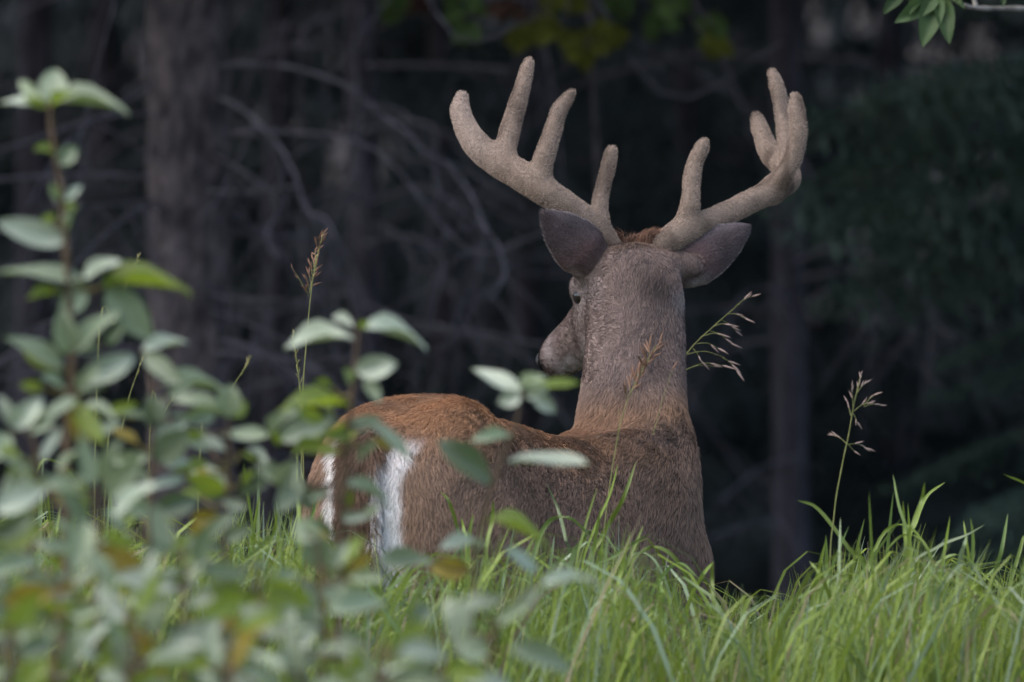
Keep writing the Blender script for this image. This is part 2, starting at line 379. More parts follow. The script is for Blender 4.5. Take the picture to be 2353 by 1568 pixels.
# young green spruces: the bough mass at the right and the dark wall behind
young = [  # px, Y, scale, label
    (2440, 25.0, 0.5, 'young green spruce with drooping boughs at the forest edge, beside the aspen'),
    (1560, 30.0, 1.0, 'young dark spruce standing behind the deer head'),
    (1010, 32.5, 1.1, 'young dark spruce standing behind the bare hanging branches'),
    (2060, 30.5, 1.05, 'young dark spruce behind the tall grass clump with the single seed stalk'),
    (250, 33.0, 1.1, 'young dark spruce in the shade past the thick scaly trunk'),
]
for i, (px, Y, s, lab) in enumerate(young):
    Xt = at(px, 600, Y).x; zg = float(ground_z(Xt, Y))
    t = thing('young_spruce', lab, 'tree', (Xt, Y, zg), 'young spruces')
    obj('trunk', trunk_mesh('trunk', 4.7 * s, 0.04 * s, 50 + i), M['bark_dark'], t)
    c = obj('crown', CROWN_LOW[i % 3], None, t); c.scale = (s, s, s); c.rotation_euler[2] = 1.3 * i
    if len(c.data.materials) == 0: c.data.materials.append(M['needles'])
    if i: c.material_slots[0].link = 'OBJECT'; c.material_slots[0].material = M['needles_hazed']
    if i == 0:                          # long boughs that reach across the picture
        brg = random.Random(5)
        for (bx, by, ex, ey) in ((2400, 215, 1850, 300), (2410, 300, 1800, 470), (2400, 380, 1880, 540), (2400, 150, 2050, 230), (2415, 470, 2050, 600), (2400, 560, 1950, 700)):
            A = at(bx, by, Y); B = at(ex, ey, Y - 0.7); d = B - A; L = d.length
            nv, tv, tf = BOUGH[0]
            nv2, tv2 = nv.copy(), tv.copy()
            az = math.atan2(d.y, d.x); drop = d.z / L + 0.25
            nv2[:, 2] += drop * nv2[:, 0]; tv2[:, 2] += drop * tv2[:, 0]
            o0 = np.array(A - t.location)
            VV = np.vstack([xf(nv2, o0, az, L), xf(tv2, o0, az, L)])
            FF = np.vstack([np.arange(len(nv2)).reshape(-1, 4), tf + len(nv2)])
            b = obj('bough', mesh('bough', VV, FF, False), M['needles'], t)

# far wood: a dense shaded stand of spruce that reads as one dark mass
rng = random.Random(77); VV = []; FF = []; n0 = 0
for row, (Y, n) in enumerate(((34.5, 24), (37.0, 26), (40.0, 30), (44.0, 34))):
    for i in range(n):
        x = -9 + 18 * (i + rng.random()) / n; y = Y + rng.uniform(-1.1, 1.1); zg = float(ground_z(x, y))
        H = rng.uniform(5, 9); m = 15
        tv, tf = tube(np.array([[x, y, zg - .1], [x, y, zg + H * .5], [x, y, zg + H]]), [.06, .04, .01], 6)
        VV.append(tv); FF.append(tf + n0); n0 += len(tv)
        for j in range(m):
            nv, _, _ = BOUGH[rng.randrange(3)]
            nv = nv.reshape(-1, 4, 3)[::3]; c = nv.mean(1, keepdims=True); nv = (c + (nv - c) * 2.2).reshape(-1, 3)
            u = (j + rng.random()) / m
            A = xf(nv, (x, y, zg + 0.1 + u * min(H - 0.5, 5.5)), rng.uniform(0, 6.28), (1.55 - 0.9 * u) * rng.uniform(0.7, 1.2))
            VV.append(A); FF.append(np.arange(len(A)).reshape(-1, 4) + n0); n0 += len(A)
wood = obj('distant_spruce_wood', mesh('distant_spruce_wood', np.vstack(VV), np.vstack(FF), False), M['needles_hazed'])
wood['kind'] = 'stuff'; wood['label'] = 'dense shaded spruce wood far behind the deer'; wood['category'] = 'forest'

# old spruces added past the visible trunks, so their crowns shade the wood
rng = random.Random(5)
roof = [(-4.2, 25.5), (-2.6, 28.5), (1.9, 28.5), (3.4, 25.8), (2.6, 31.5), (-5.5, 30), (5.6, 29), (-1.0, 33.5), (4.6, 34), (-3.8, 35), (-6.8, 25), (6.6, 24.5)]
EDGE = [(-1.75, 20.9), (1.95, 21.0), (-3.2, 21.4), (3.5, 21.6), (-0.2, 22.6), (1.15, 22.9)]  # out-of-view spruces, added to keep sky light off the trunks
edge_lab = ['spruce with an overhanging crown beside the shrubbery, trunk hidden past the tallest sapling', 'spruce with an overhanging crown just past the aspen']
ROOF_LAB = 'old spruce with a high dark crown in the forest edge out past the visible trunks'
for i, (x, y) in enumerate(roof):
    tree('spruce_tree', ROOF_LAB, x, y, 0.06 + 0.04 * rng.random(), 14, M['bark_dark'], CROWN_HIGH[i % 2], M['needles_hazed'], 80 + i, rng.uniform(0, 6), rng.uniform(0.95, 1.2))
for i, (x, y) in enumerate(EDGE[:4]):
    t = tree('spruce_tree', edge_lab[i] if i < 2 else ROOF_LAB, x, y, 0.075, 14, M['bark_dark'], CROWN_HIGH[i % 2], M['needles_hazed'], 120 + i, 1.7 * i, 1.0)
    t.children[1].location = (0, 0, 0.85)

# ------------------------------------------------------------------ leaves
def leaf_mesh(name, seed, droop, fold, wave=0.03, widest=0.45, nu=7):
    """leaf of length 1 along +Y, width 1 across X, face up +Z; 6x4 quads and a short stalk"""
    rng = random.Random(seed)
    V = []; F = []
    us = [0.0, 0.13, 0.3, 0.5, 0.7, 0.87, 1.0]
    for i, u in enumerate(us):
        if u == 0: w = 0.04
        elif u == 1: w = 0.0
        else:
            w = math.sin(math.pi * u ** (math.log(0.5) / math.log(widest))) ** 0.75
        for j in range(5):
            v = (j - 2) / 2
            x = 0.5 * w * v
            z = fold * abs(x) - droop * u * u + wave * math.sin(7 * u + seed + 2 * v) * (abs(v) + .2)
            V.append((x, u, z))
    for i in range(len(us) - 1):
        for j in range(4):
            q = i * 5 + j; F.append((q, q + 1, q + 6, q + 5))
    return mesh(name, np.array(V), np.array(F))
LEAF = {}
for kd in 'pwdgyo':
    LEAF[kd] = {}
    for dn, dr in (('flat', 0.05), ('arch', 0.20), ('curl', -0.12)):
        LEAF[kd][dn] = []
        for s in range(2):
            me = leaf_mesh('leaf', 10 * s + len(dn), dr * (0.8 + 0.5 * s), 0.16 + 0.2 * s, 0.025 + 0.025 * s, 0.42 + 0.08 * s)
            me.materials.append(M[kd]); LEAF[kd][dn].append(me)
lrng = random.Random(23)
def place_leaf(parent, base, tip, width, kind, shape=None, up=None, name='leaf'):
    """leaf from base to tip (world), width = its width as seen from the camera (metres)"""
    base = Vector(base); tip = Vector(tip); d = tip - base; L = d.length; d.normalize()
    view = Vector((0, -1, 0.02))
    n0 = (view - d * view.dot(d)).normalized(); n1 = d.cross(n0)
    if n1.z < 0: n1 = -n1
    true_w = max(width, 0.36 * L * lrng.uniform(0.85, 1.15))
    c = min(1.0, width / true_w); phi = math.acos(c)
    n = n0 * math.cos(phi) + n1 * math.sin(phi)
    x = d.cross(n).normalized()
    mt = Matrix((x * true_w, d * L, n * L)).transposed().to_4x4()
    sh = shape or lrng.choice(('flat', 'flat', 'arch', 'curl'))
    o = obj(name, lrng.choice(LEAF[kind][sh]), None, parent)
    mt.translation = base - parent.location
    o.matrix_local = mt
    return o

# ------------------------------------------------------------------ aspen reaching in at the top right
XA = at(2560, 300, 19.2).x
asp = thing('aspen_tree', 'aspen whose twig of fresh green leaves hangs over the forest edge', 'tree', (XA, 19.2, 0))
obj('trunk', trunk_mesh('trunk', 6.5, 0.05, 9), M['aspen_bark'], asp)
pts = [at(2560, 60, 19.2), at(2450, 30, 19.0), at(2353, 21, 18.9), at(2243, 19, 18.8), at(2205, 8, 18.75), at(2150, -12, 18.7), at(2060, -22, 18.7)]
obj('branch', branch_mesh(pts, 0.0065, 0.002, asp.location, 0), M['aspen_bark'], asp)
obj('branch', branch_mesh([at(2243, 19, 18.8), at(2235, -30, 18.8), at(2250, -90, 18.8)], 0.004, 0.0015, asp.location, 0), M['aspen_bark'], asp)
ASP = []
for s in range(3):
    me = leaf_mesh('leaf', 40 + s, 0.12, 0.3, 0.03, 0.36); me.materials.append(M['aspen']); ASP.append(me)
LEAF['a'] = {'flat': ASP, 'arch': ASP, 'curl': ASP}
for (bx, by, tx, ty, w) in ((2150, -10, 2122, 104, 58), (2150, -10, 2062, 50, 50), (2165, 0, 2182, 96, 46), (2070, -20, 2032, 30, 34), (2060, -22, 2010, -5, 30), (2185, 0, 2215, 12, 14), (2110, -15, 2090, 30, 30), (2290, -40, 2310, 10, 20), (2240, -40, 2200, 0, 30)):
    place_leaf(asp, at(bx, by, 18.7), at(tx, ty, 18.66), w * k(18.7), 'a', 'flat')
    if by <= -20: obj('twig', branch_mesh([at(bx, by, 18.7), at(bx + 12, by - 14, 18.73), at(2150 if bx < 2200 else 2243, -12 if bx < 2200 else -60, 18.75)], 0.001, 0.0012, asp.location, 0, 0, 3, 4), M['aspen_bark'], asp)
rr = random.Random(4)
for i in range(40):                                     # the rest of its crown, above the picture
    z = rr.uniform(1.9, 6.3); az = rr.uniform(0, 6.28); L = rr.uniform(0.4, 1.0) * (1.1 - z / 9)
    tipp = Vector((L * math.cos(az), L * math.sin(az), z + 0.25 * L))
    obj('branch', branch_mesh([(0, 0, z), tuple(tipp * 0.5 + Vector((0, 0, z * 0.5 + 0.03))), tuple(tipp)], 0.006, 0.0015, (0, 0, 0), 0, i, 4, 5), M['aspen_bark'], asp)
    for j in range(6):
        u = 0.4 + 0.6 * j / 5; b = Vector((0, 0, z)).lerp(tipp, u) + asp.location
        place_leaf(asp, b, b + Vector((rr.uniform(-.05, .05), rr.uniform(-.05, .05), -rr.uniform(.03, .06))), 0.045, 'a')

# thin young aspen behind the antlers, its leaves yellowing
XB = at(1385, 800, 24.2).x
yb = thing('aspen_tree', 'thin young aspen with yellowing leaves behind the raised antlers', 'tree', (XB, 24.2, 0))
obj('trunk', branch_mesh([(0, 0, -0.05), (0.01, 0, 0.6), (-0.005, 0.02, 1.2), (-0.03, 0, 1.75), (-0.02, 0.02, 2.6), (0, 0, 3.2)], 0.010, 0.003, (0, 0, 0), 0, 3, 8, 8), M['bark'], yb)
YM = {}
for kd, mm in (('yl', 'yellowleaf'), ('gl', 'dimleaf'), ('rl', 'redleaf')):
    L_ = []
    for s in range(2):
        me = leaf_mesh('leaf', 60 + s, 0.15, 0.3, 0.03, 0.4); me.materials.append(M[mm]); L_.append(me)
    LEAF[kd] = {'flat': L_, 'arch': L_, 'curl': L_}
sprays = [(900, 40, 70, 'gl'), (955, 15, 60, 'rl'), (1065, 35, 75, 'gl'), (1080, 95, 60, 'gl'), (1160, 30, 50, 'rl'), (1235, 82, 60, 'yl'), (1205, 90, 40, 'yl'), (1290, 95, 50, 'yl'), (1380, 105, 80, 'yl'), (1350, 135, 40, 'yl'), (1320, 20, 90, 'gl'), (1540, 30, 80, 'gl'), (1500, 85, 60, 'gl'), (1640, 95, 80, 'gl'), (1630, 120, 50, 'yl'), (1290, 20, 60, 'yl'), (1430, 25, 60, 'gl')]
for i, (cx, cy, sz, kd) in enumerate(sprays):
    Yb = 24.2 + rr.uniform(-0.35, 0.25)
    hub = at(cx, cy - sz * 0.4, Yb)
    root = Vector((XB - 0.02, 24.2, hub.z + 0.10 + abs(hub.x - XB) * 0.35))
    mid = root.lerp(hub, 0.55) + Vector((0, 0, 0.06))
    obj('branch', branch_mesh([tuple(root), tuple(mid), tuple(hub)], 0.004, 0.0012, yb.location, 0, i, 4, 5), M['bark'], yb)
    for j in range(7):
        b = hub + Vector((rr.uniform(-.4, .4), rr.uniform(-.4, .4), rr.uniform(-.2, .4))) * sz * k(Yb)
        e = b + Vector((rr.uniform(-1, 1), rr.uniform(-.6, .6), rr.uniform(-1.3, .2))).normalized() * rr.uniform(.035, .055)
        place_leaf(yb, b, e, 0.034, kd)

# ------------------------------------------------------------------ signed-distance modelling (deer)
def smin(a, b, kk):
    h = np.clip(0.5 + 0.5 * (b - a) / kk, 0, 1)
    return b + (a - b) * h - kk * h * (1 - h)
def cone(P, a, b, r1, r2):
    a = np.asarray(a, np.float32); b = np.asarray(b, np.float32); ab = b - a
    t = np.clip(((P - a) @ ab) / max(1e-9, float(ab @ ab)), 0, 1)
    d = P - a - t[..., None] * ab
    return np.sqrt((d * d).sum(-1)) - (r1 + (r2 - r1) * t)
def ellip(P, c, ax, r):
    """ellipsoid with axes rows ax and radii r"""
    d = P - np.asarray(c, np.float32)
    q = np.stack([d @ np.asarray(ax[i], np.float32) / r[i] for i in range(3)], -1)
    n = np.sqrt((q * q).sum(-1))
    return (n - 1) * min(r)
def loft(P, o, axs, axt, axu, tab):
    """body of elliptical sections: rows (s, halfwidth, top, bottom)"""
    T = spline(tab, 8)
    d = P - np.asarray(o, np.float32)
    s = d @ np.asarray(axs, np.float32); t = d @ np.asarray(axt, np.float32); u = d @ np.asarray(axu, np.float32)
    w = np.interp(s, T[:, 0], T[:, 1]); zt = np.interp(s, T[:, 0], T[:, 2]); zb = np.interp(s, T[:, 0], T[:, 3])
    c = (zt + zb) / 2; h = np.maximum((zt - zb) / 2, 0.004); w = np.maximum(w, 0.004)
    q = np.sqrt((t / w) ** 2 + ((u - c) / h) ** 2)
    dd = (q - 1) * np.minimum(w, h)
    return np.maximum(dd, np.maximum(T[0, 0] - s, s - T[-1, 0])).astype(np.float32)
def surface_nets(f, lo, h):
    nx, ny, nz = f.shape
    ins = f < 0
    c = np.zeros((nx - 1, ny - 1, nz - 1), np.int8)
    for dx in (0, 1):
        for dy in (0, 1):
            for dz in (0, 1): c += ins[dx:nx - 1 + dx, dy:ny - 1 + dy, dz:nz - 1 + dz]
    act = (c > 0) & (c < 8)
    idx = np.full(act.shape, -1, np.int64); ids = np.argwhere(act); idx[act] = np.arange(len(ids))
    acc = np.zeros((len(ids), 3)); cnt = np.zeros(len(ids))
    corners = [(0, 0, 0), (1, 0, 0), (0, 1, 0), (1, 1, 0), (0, 0, 1), (1, 0, 1), (0, 1, 1), (1, 1, 1)]
    edges = [(0, 1), (2, 3), (4, 5), (6, 7), (0, 2), (1, 3), (4, 6), (5, 7), (0, 4), (1, 5), (2, 6), (3, 7)]
    val = [f[ids[:, 0] + a, ids[:, 1] + b, ids[:, 2] + cc] for a, b, cc in corners]
    for e0, e1 in edges:
        a, b = val[e0], val[e1]; m = (a < 0) != (b < 0)
        t = np.where(m, a / np.where(m, a - b, 1), 0)
        p = np.array(corners[e0]) + t[:, None] * (np.array(corners[e1]) - np.array(corners[e0]))
        acc += p * m[:, None]; cnt += m
    V = (ids + acc / cnt[:, None]) * h + np.array(lo)
    F = []
    for ax in range(3):
        sl0 = [slice(None)] * 3; sl1 = [slice(None)] * 3
        sl0[ax] = slice(0, -1); sl1[ax] = slice(1, None)
        ch = ins[tuple(sl0)] != ins[tuple(sl1)]
        e = np.argwhere(ch); b1, b2 = (ax + 1) % 3, (ax + 2) % 3
        ok = (e[:, b1] > 0) & (e[:, b2] > 0) & (e[:, b1] < f.shape[b1] - 1) & (e[:, b2] < f.shape[b2] - 1); e = e[ok]
        def cell(d1, d2):
            q = e.copy(); q[:, b1] -= d1; q[:, b2] -= d2
            return idx[q[:, 0], q[:, 1], q[:, 2]]
        quad = np.stack([cell(1, 1), cell(0, 1), cell(0, 0), cell(1, 0)], 1)
        flip = ~ins[e[:, 0], e[:, 1], e[:, 2]]
        quad[flip] = quad[flip][:, ::-1]
        F.append(quad)
    return V, np.vstack(F)
def grid(lo, hi, h):
    n = [int((hi[i] - lo[i]) / h) + 2 for i in range(3)]
    ax = [lo[i] + h * np.arange(n[i]) for i in range(3)]
    return np.stack(np.meshgrid(*ax, indexing='ij'), -1).astype(np.float32)
def vert_normals(V, F):
    N = np.zeros_like(V)
    fn = np.cross(V[F[:, 2]] - V[F[:, 0]], V[F[:, 3]] - V[F[:, 1]])
    for i in range(4): np.add.at(N, F[:, i], fn)
    return N / (np.linalg.norm(N, axis=1)[:, None] + 1e-12)
def relax(V, F, it=2):
    for _ in range(it):
        S = np.zeros_like(V); C = np.zeros(len(V))
        for i in range(4):
            for j in (1, 3):
                np.add.at(S, F[:, i], V[F[:, (i + j) % 4]]); np.add.at(C, F[:, i], 1)
        V = 0.5 * V + 0.5 * S / C[:, None]
    return V
def sst(x, a, b):
    t = np.clip((np.asarray(x) - a) / (b - a), 0, 1); return t * t * (3 - 2 * t)
# smooth value noise for fur patches
_lat = NP.normal(0, 1, (32, 32, 32)).astype(np.float32)
def vnoise(P, scale):
    q = np.asarray(P) * scale; i = np.floor(q).astype(int); fr = q - i; fr = fr * fr * (3 - 2 * fr); out = 0
    for dx in (0, 1):
        for dy in (0, 1):
            for dz in (0, 1):
                w = (fr[:, 0] if dx else 1 - fr[:, 0]) * (fr[:, 1] if dy else 1 - fr[:, 1]) * (fr[:, 2] if dz else 1 - fr[:, 2])
                out = out + w * _lat[(i[:, 0] + dx) % 32, (i[:, 1] + dy) % 32, (i[:, 2] + dz) % 32]
    return out

PSI = math.radians(30)
DF = np.array([math.sin(PSI), math.cos(PSI), 0.0])        # the deer faces away and to the right
DR = np.array([math.cos(PSI), -math.sin(PSI), 0.0])       # its right side
UP = np.array([0, 0, 1.0])
DO = np.array([-0.215, 16.75, 0.0])                       # below the root of the tail
def W(s, t, z): return DO + s * DF + t * DR + z * UP
POLL = np.array(at(1464, 612, 17.62))
HD = np.array(at(1288, 777, 17.815)) - POLL; HD /= np.linalg.norm(HD)
HU = UP - HD * HD[2]; HU /= np.linalg.norm(HU)
HL = np.cross(HU, HD)                                     # head's left
if HL[0] > 0: HL = -HL
TRUNK = [(-0.035, .012, .920, .85), (-0.022, .06, .935, .76), (0.0, .092, .945, .70), (0.05, .110, .964, .66), (0.12, .122, .986, .60), (0.21, .134, .999, .56),
         (0.34, .138, .968, .53), (0.48, .146, .941, .50), (0.60, .130, .932, .485), (0.72, .106, .926, .49), (0.80, .094, .912, .53), (0.86, .076, .875, .58), (0.90, .05, .82, .64), (0.925, .015, .76, .70)]
HEAD = [(-0.055, .012, -.04, -.06), (-0.04, .035, -.008, -.075), (-0.015, .050, .014, -.09), (0.03, .057, .024, -.10), (0.075, .058, .026, -.104), (0.115, .056, .022, -.10), (0.155, .045, .020, -.090),
        (0.20, .038, .015, -.074), (0.245, .036, .013, -.064), (0.275, .034, .008, -.057), (0.295, .026, -.003, -.048), (0.305, .01, -.014, -.036)]
NECK = [(W(0.74, 0, 0.80), .080), (W(0.82, 0.0, 0.875), .074), (at(1455, 950, 17.50), .077), (at(1457, 850, 17.565), .0785), (at(1458, 760, 17.60), .075), (at(1457, 690, 17.615), .068), (at(1460, 650, 17.63), .055)]
def hind(sg):
    return [(W(0.15, sg * .072, .80), .080), (W(0.27, sg * .092, .60), .062), (W(0.16, sg * .095, .46), .044), (W(0.04, sg * .085, .355), .030), (W(0.055, sg * .085, .22), .021), (W(0.075, sg * .085, .10), .022), (W(0.105, sg * .085, .045), .019)]
def fore(sg):
    return [(W(0.80, sg * .048, .74), .062), (W(0.745, sg * .075, .58), .052), (W(0.77, sg * .08, .42), .034), (W(0.785, sg * .078, .31), .030), (W(0.775, sg * .078, .18), .019), (W(0.785, sg * .078, .09), .022), (W(0.815, sg * .078, .04), .018)]
h = 0.008
lo = np.array([-0.50, 16.62, -0.01]); hi = np.array([0.46, 18.02, 1.36])
P = grid(lo, hi, h)
f = loft(P, DO, DF, DR, UP, TRUNK)
for sg in (-1, 1):
    f = smin(f, ellip(P, W(0.14, sg * .070, .79), (DF, DR, UP), (.15, .064, .20)), .035)
    f = smin(f, ellip(P, W(0.76, sg * .060, .75), (DF * .96 + UP * .28, DR, UP * .96 - DF * .28), (.10, .050, .18)), .04)
    for L_ in (hind(sg), fore(sg)):
        for i in range(len(L_) - 1):
            f = smin(f, cone(P, L_[i][0], L_[i + 1][0], L_[i][1], L_[i + 1][1]), .035 if i < 2 else .012)
nk = spline([(*p, r) for p, r in NECK], 3)
fn = None
for i in range(len(nk) - 1):
    q = cone(P, nk[i][:3], nk[i + 1][:3], nk[i][3], nk[i + 1][3]); fn = q if fn is None else np.minimum(fn, q)
f = smin(f, fn, .065)
hdf = loft(P, POLL, HD, HL, HU, HEAD)
for sg in (-1, 1):
    hdf = smin(hdf, ellip(P, POLL + HD * .088 + HL * sg * .050 + HU * .010, (HD, HL, HU), (.030, .018, .022)), .018)   # brow over the eye
    hdf = smin(hdf, ellip(P, POLL + HD * .075 + HL * sg * .032 - HU * .072, (HD, HL, HU), (.055, .026, .042)), .03)   # jaw
for bx, by, ex, ey, Yb in ((1400, 612, 1340, 606, 17.625), (1528, 614, 1592, 606, 17.665)):      # roots of the ears
    hdf = smin(hdf, cone(P, at(bx, by, Yb), at(ex, ey, Yb), .032, .022), .03)
hdf = smin(hdf, ellip(P, at(1466, 612, 17.635), (np.array([1., 0, 0]), np.array([0, 1., 0]), UP), (.046, .04, .026)), .02)
f = smin(f, hdf, .020)
f += 0.003 * np.sin(P[..., 0] * 23 + 1) * np.sin(P[..., 1] * 19) * np.sin(P[..., 2] * 21)
BV, BF = surface_nets(f, lo, h)
BV = relax(BV, BF, 3); BN = vert_normals(BV, BF)
del P, f, hdf, fn

def body_color(P, N):
    n = len(P); d = P - DO
    s = d @ DF; t = d @ DR; z = P[:, 2]
    px, py = px_of(P)
    C = np.tile(np.array([0.225, 0.150, 0.110]), (n, 1))
    def blend(w, c):
        nonlocal C
        w = np.clip(w, 0, 1)[:, None]; C = C * (1 - w) + np.array(c) * w
    n1 = vnoise(P, 9); n2 = vnoise(P, 26)
    # haunch lighter tan towards the tail, flank darker
    blend(sst(s, 0.30, 0.05) * 0.85, (0.300, 0.196, 0.136))
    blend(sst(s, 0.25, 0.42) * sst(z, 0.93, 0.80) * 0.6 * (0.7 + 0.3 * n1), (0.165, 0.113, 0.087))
    blend(sst(s, 0.55, 0.7) * sst(z, 0.95, 0.6) * 0.6, (0.245, 0.168, 0.128))
    # rusty line of the back
    top = sst(z + 0.02 * n1, 0.90, 0.985) * sst(s, 0.62, 0.45) + sst(z, 0.875, 0.925) * sst(s, 0.36, 0.45) * sst(s, 0.80, 0.70)
    blend(top * (0.8 + 0.2 * n2), (0.34, 0.182, 0.094))
    blend(sst(s, 0.13, 0.30) * sst(t, 0.0, 0.06) * sst(z, 0.995, 0.95) * sst(z, 0.80, 0.90) * 0.5, (0.165, 0.108, 0.078))
    # white of the rump either side of the tail
    at_ = np.abs(t - 0.010 + 0.005 * n1)
    wh = sst(s, 0.115, 0.075) * sst(at_, 0.018, 0.030) * sst(at_, 0.071, 0.057) * (0.93 + 0.07 * n2) * sst(z, 0.955, 0.93) * sst(z, 0.50, 0.60)
    blend(wh, (0.84, 0.79, 0.76))
    # belly, inner legs
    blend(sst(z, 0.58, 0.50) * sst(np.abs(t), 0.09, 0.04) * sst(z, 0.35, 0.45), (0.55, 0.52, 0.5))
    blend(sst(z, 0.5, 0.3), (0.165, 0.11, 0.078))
    # neck
    dn = (P - POLL) @ HD
    nck = sst(z, 0.955, 1.03) * sst(s, 0.55, 0.66)
    blend(nck, (0.170, 0.126, 0.111))
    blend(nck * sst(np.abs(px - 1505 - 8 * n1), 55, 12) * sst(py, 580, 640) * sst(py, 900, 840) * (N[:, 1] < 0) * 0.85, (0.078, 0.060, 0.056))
    blend(sst(px, 1420, 1350) * nck * (N[:, 1] < 0) * sst(py, 640, 700) * 0.25, (0.21, 0.155, 0.13))  # light from the left, put into the coat as a paler side
    # rusty collar, dark saddle behind it
    col = np.exp(-((z - 0.965 - 0.12 * (px - 1450) / 1000) / 0.024) ** 2) * sst(s, 0.62, 0.7)
    blend(col * (0.35 + 0.45 * sst(np.abs(px - 1455), 50, 120)) * (0.8 + 0.25 * n2), (0.25, 0.148, 0.090))
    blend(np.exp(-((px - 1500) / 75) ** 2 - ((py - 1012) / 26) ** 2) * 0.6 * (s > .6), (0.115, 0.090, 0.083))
    blend(sst(px, 1540, 1600) * sst(py, 1000, 1100) * (s > .5) * 0.5, (0.175, 0.125, 0.10))
    # head
    hm = sst(dn, -0.07, -0.02) * sst(z, 1.0, 1.03)
    lat = (P - POLL) @ HL; vu = (P - POLL) @ HU
    blend(hm, (0.170, 0.128, 0.114))
    blend(hm * sst(dn, 0.16, 0.22) * 0.5, (0.115, 0.085, 0.078))
    blend(hm * sst(vu, -0.06, -0.09) * 0.7 * sst(dn, 0.05, .1), (0.34, 0.30, 0.28))
    blend(hm * np.exp(-((dn - 0.248) / 0.016) ** 2) * 0.6, (0.38, 0.32, 0.31))
    blend(hm * sst(dn, 0.17, 0.22) * sst(vu, -0.050, -0.060) * 0.8, (0.45, 0.41, 0.40))
    blend(hm * sst(dn, 0.268, 0.282) * sst(vu, -0.046, -0.036), (0.02, 0.018, 0.018))
    blend(hm * np.exp(-((dn - .095) / .03) ** 2 - ((np.abs(lat) - .058) / .016) ** 2 - ((vu - .0) / .03) ** 2) * 0.5, (0.36, 0.31, 0.29))
    blend(hm * sst(dn, 0.02, -0.01) * sst(vu, 0.012, 0.028) * .7, (0.125, 0.083, 0.062))
    blend(sst(px, 1400, 1370) * np.exp(-((py - 665) / 35) ** 2) * hm * 0.4, (0.28, 0.235, 0.225))
    blend(np.exp(-((px - 1572) / 22) ** 2 - ((py - 690) / 30) ** 2) * 0.6, (0.34, 0.30, 0.28))
    return np.clip(C * (1 + 0.10 * n1 + 0.08 * n2)[:, None], 0.01, 0.8)
def body_flow(P, N):
    d = P - DO; s = d @ DF; z = P[:, 2]
    T = -0.85 * DF[None] - UP[None] * (0.25 + 0.55 * sst(z, 0.95, 0.75))[:, None]
    rmp = sst(s, 0.12, -0.01)[:, None]; T = T * (1 - rmp) + rmp * (-UP[None] - 0.1 * DF)
    nck = (sst(z, 0.93, 1.0) * sst(s, 0.6, 0.7))[:, None]; T = T * (1 - nck) + nck * (-UP * 0.9 - 0.35 * DF)
    hm = (sst((P - POLL) @ HD, -0.05, 0.02) * sst(z, 1.0, 1.03))[:, None]; T = T * (1 - hm) + hm * (-HD)
    leg = sst(z, 0.52, 0.45)[:, None]; T = T * (1 - leg) + leg * (-UP)
    chest = (sst(s, 0.72, 0.85) * sst(z, 0.95, 0.85))[:, None]; T = T * (1 - chest) + chest * (-UP - .3 * DF)
    return T
def body_len(P):
    d = P - DO; s = d @ DF; t = d @ DR; z = P[:, 2]
    L = np.full(len(P), 0.0175)
    L = np.where((s < 0.115) & (np.abs(t) > .022) & (np.abs(t) < .068), 0.021, L)
    L -= 0.0065 * sst(z, 0.97, 1.05) * (s > .6)
    hm = sst((P - POLL) @ HD, -0.03, 0.05) * sst(z, 1.0, 1.03)
    L = L * (1 - 0.62 * hm); L = L * (1 - 0.6 * sst(z, 0.5, 0.35))
    L += 0.006 * sst(s, 0.7, 0.85) * sst(z, 0.98, 0.9)
    return L

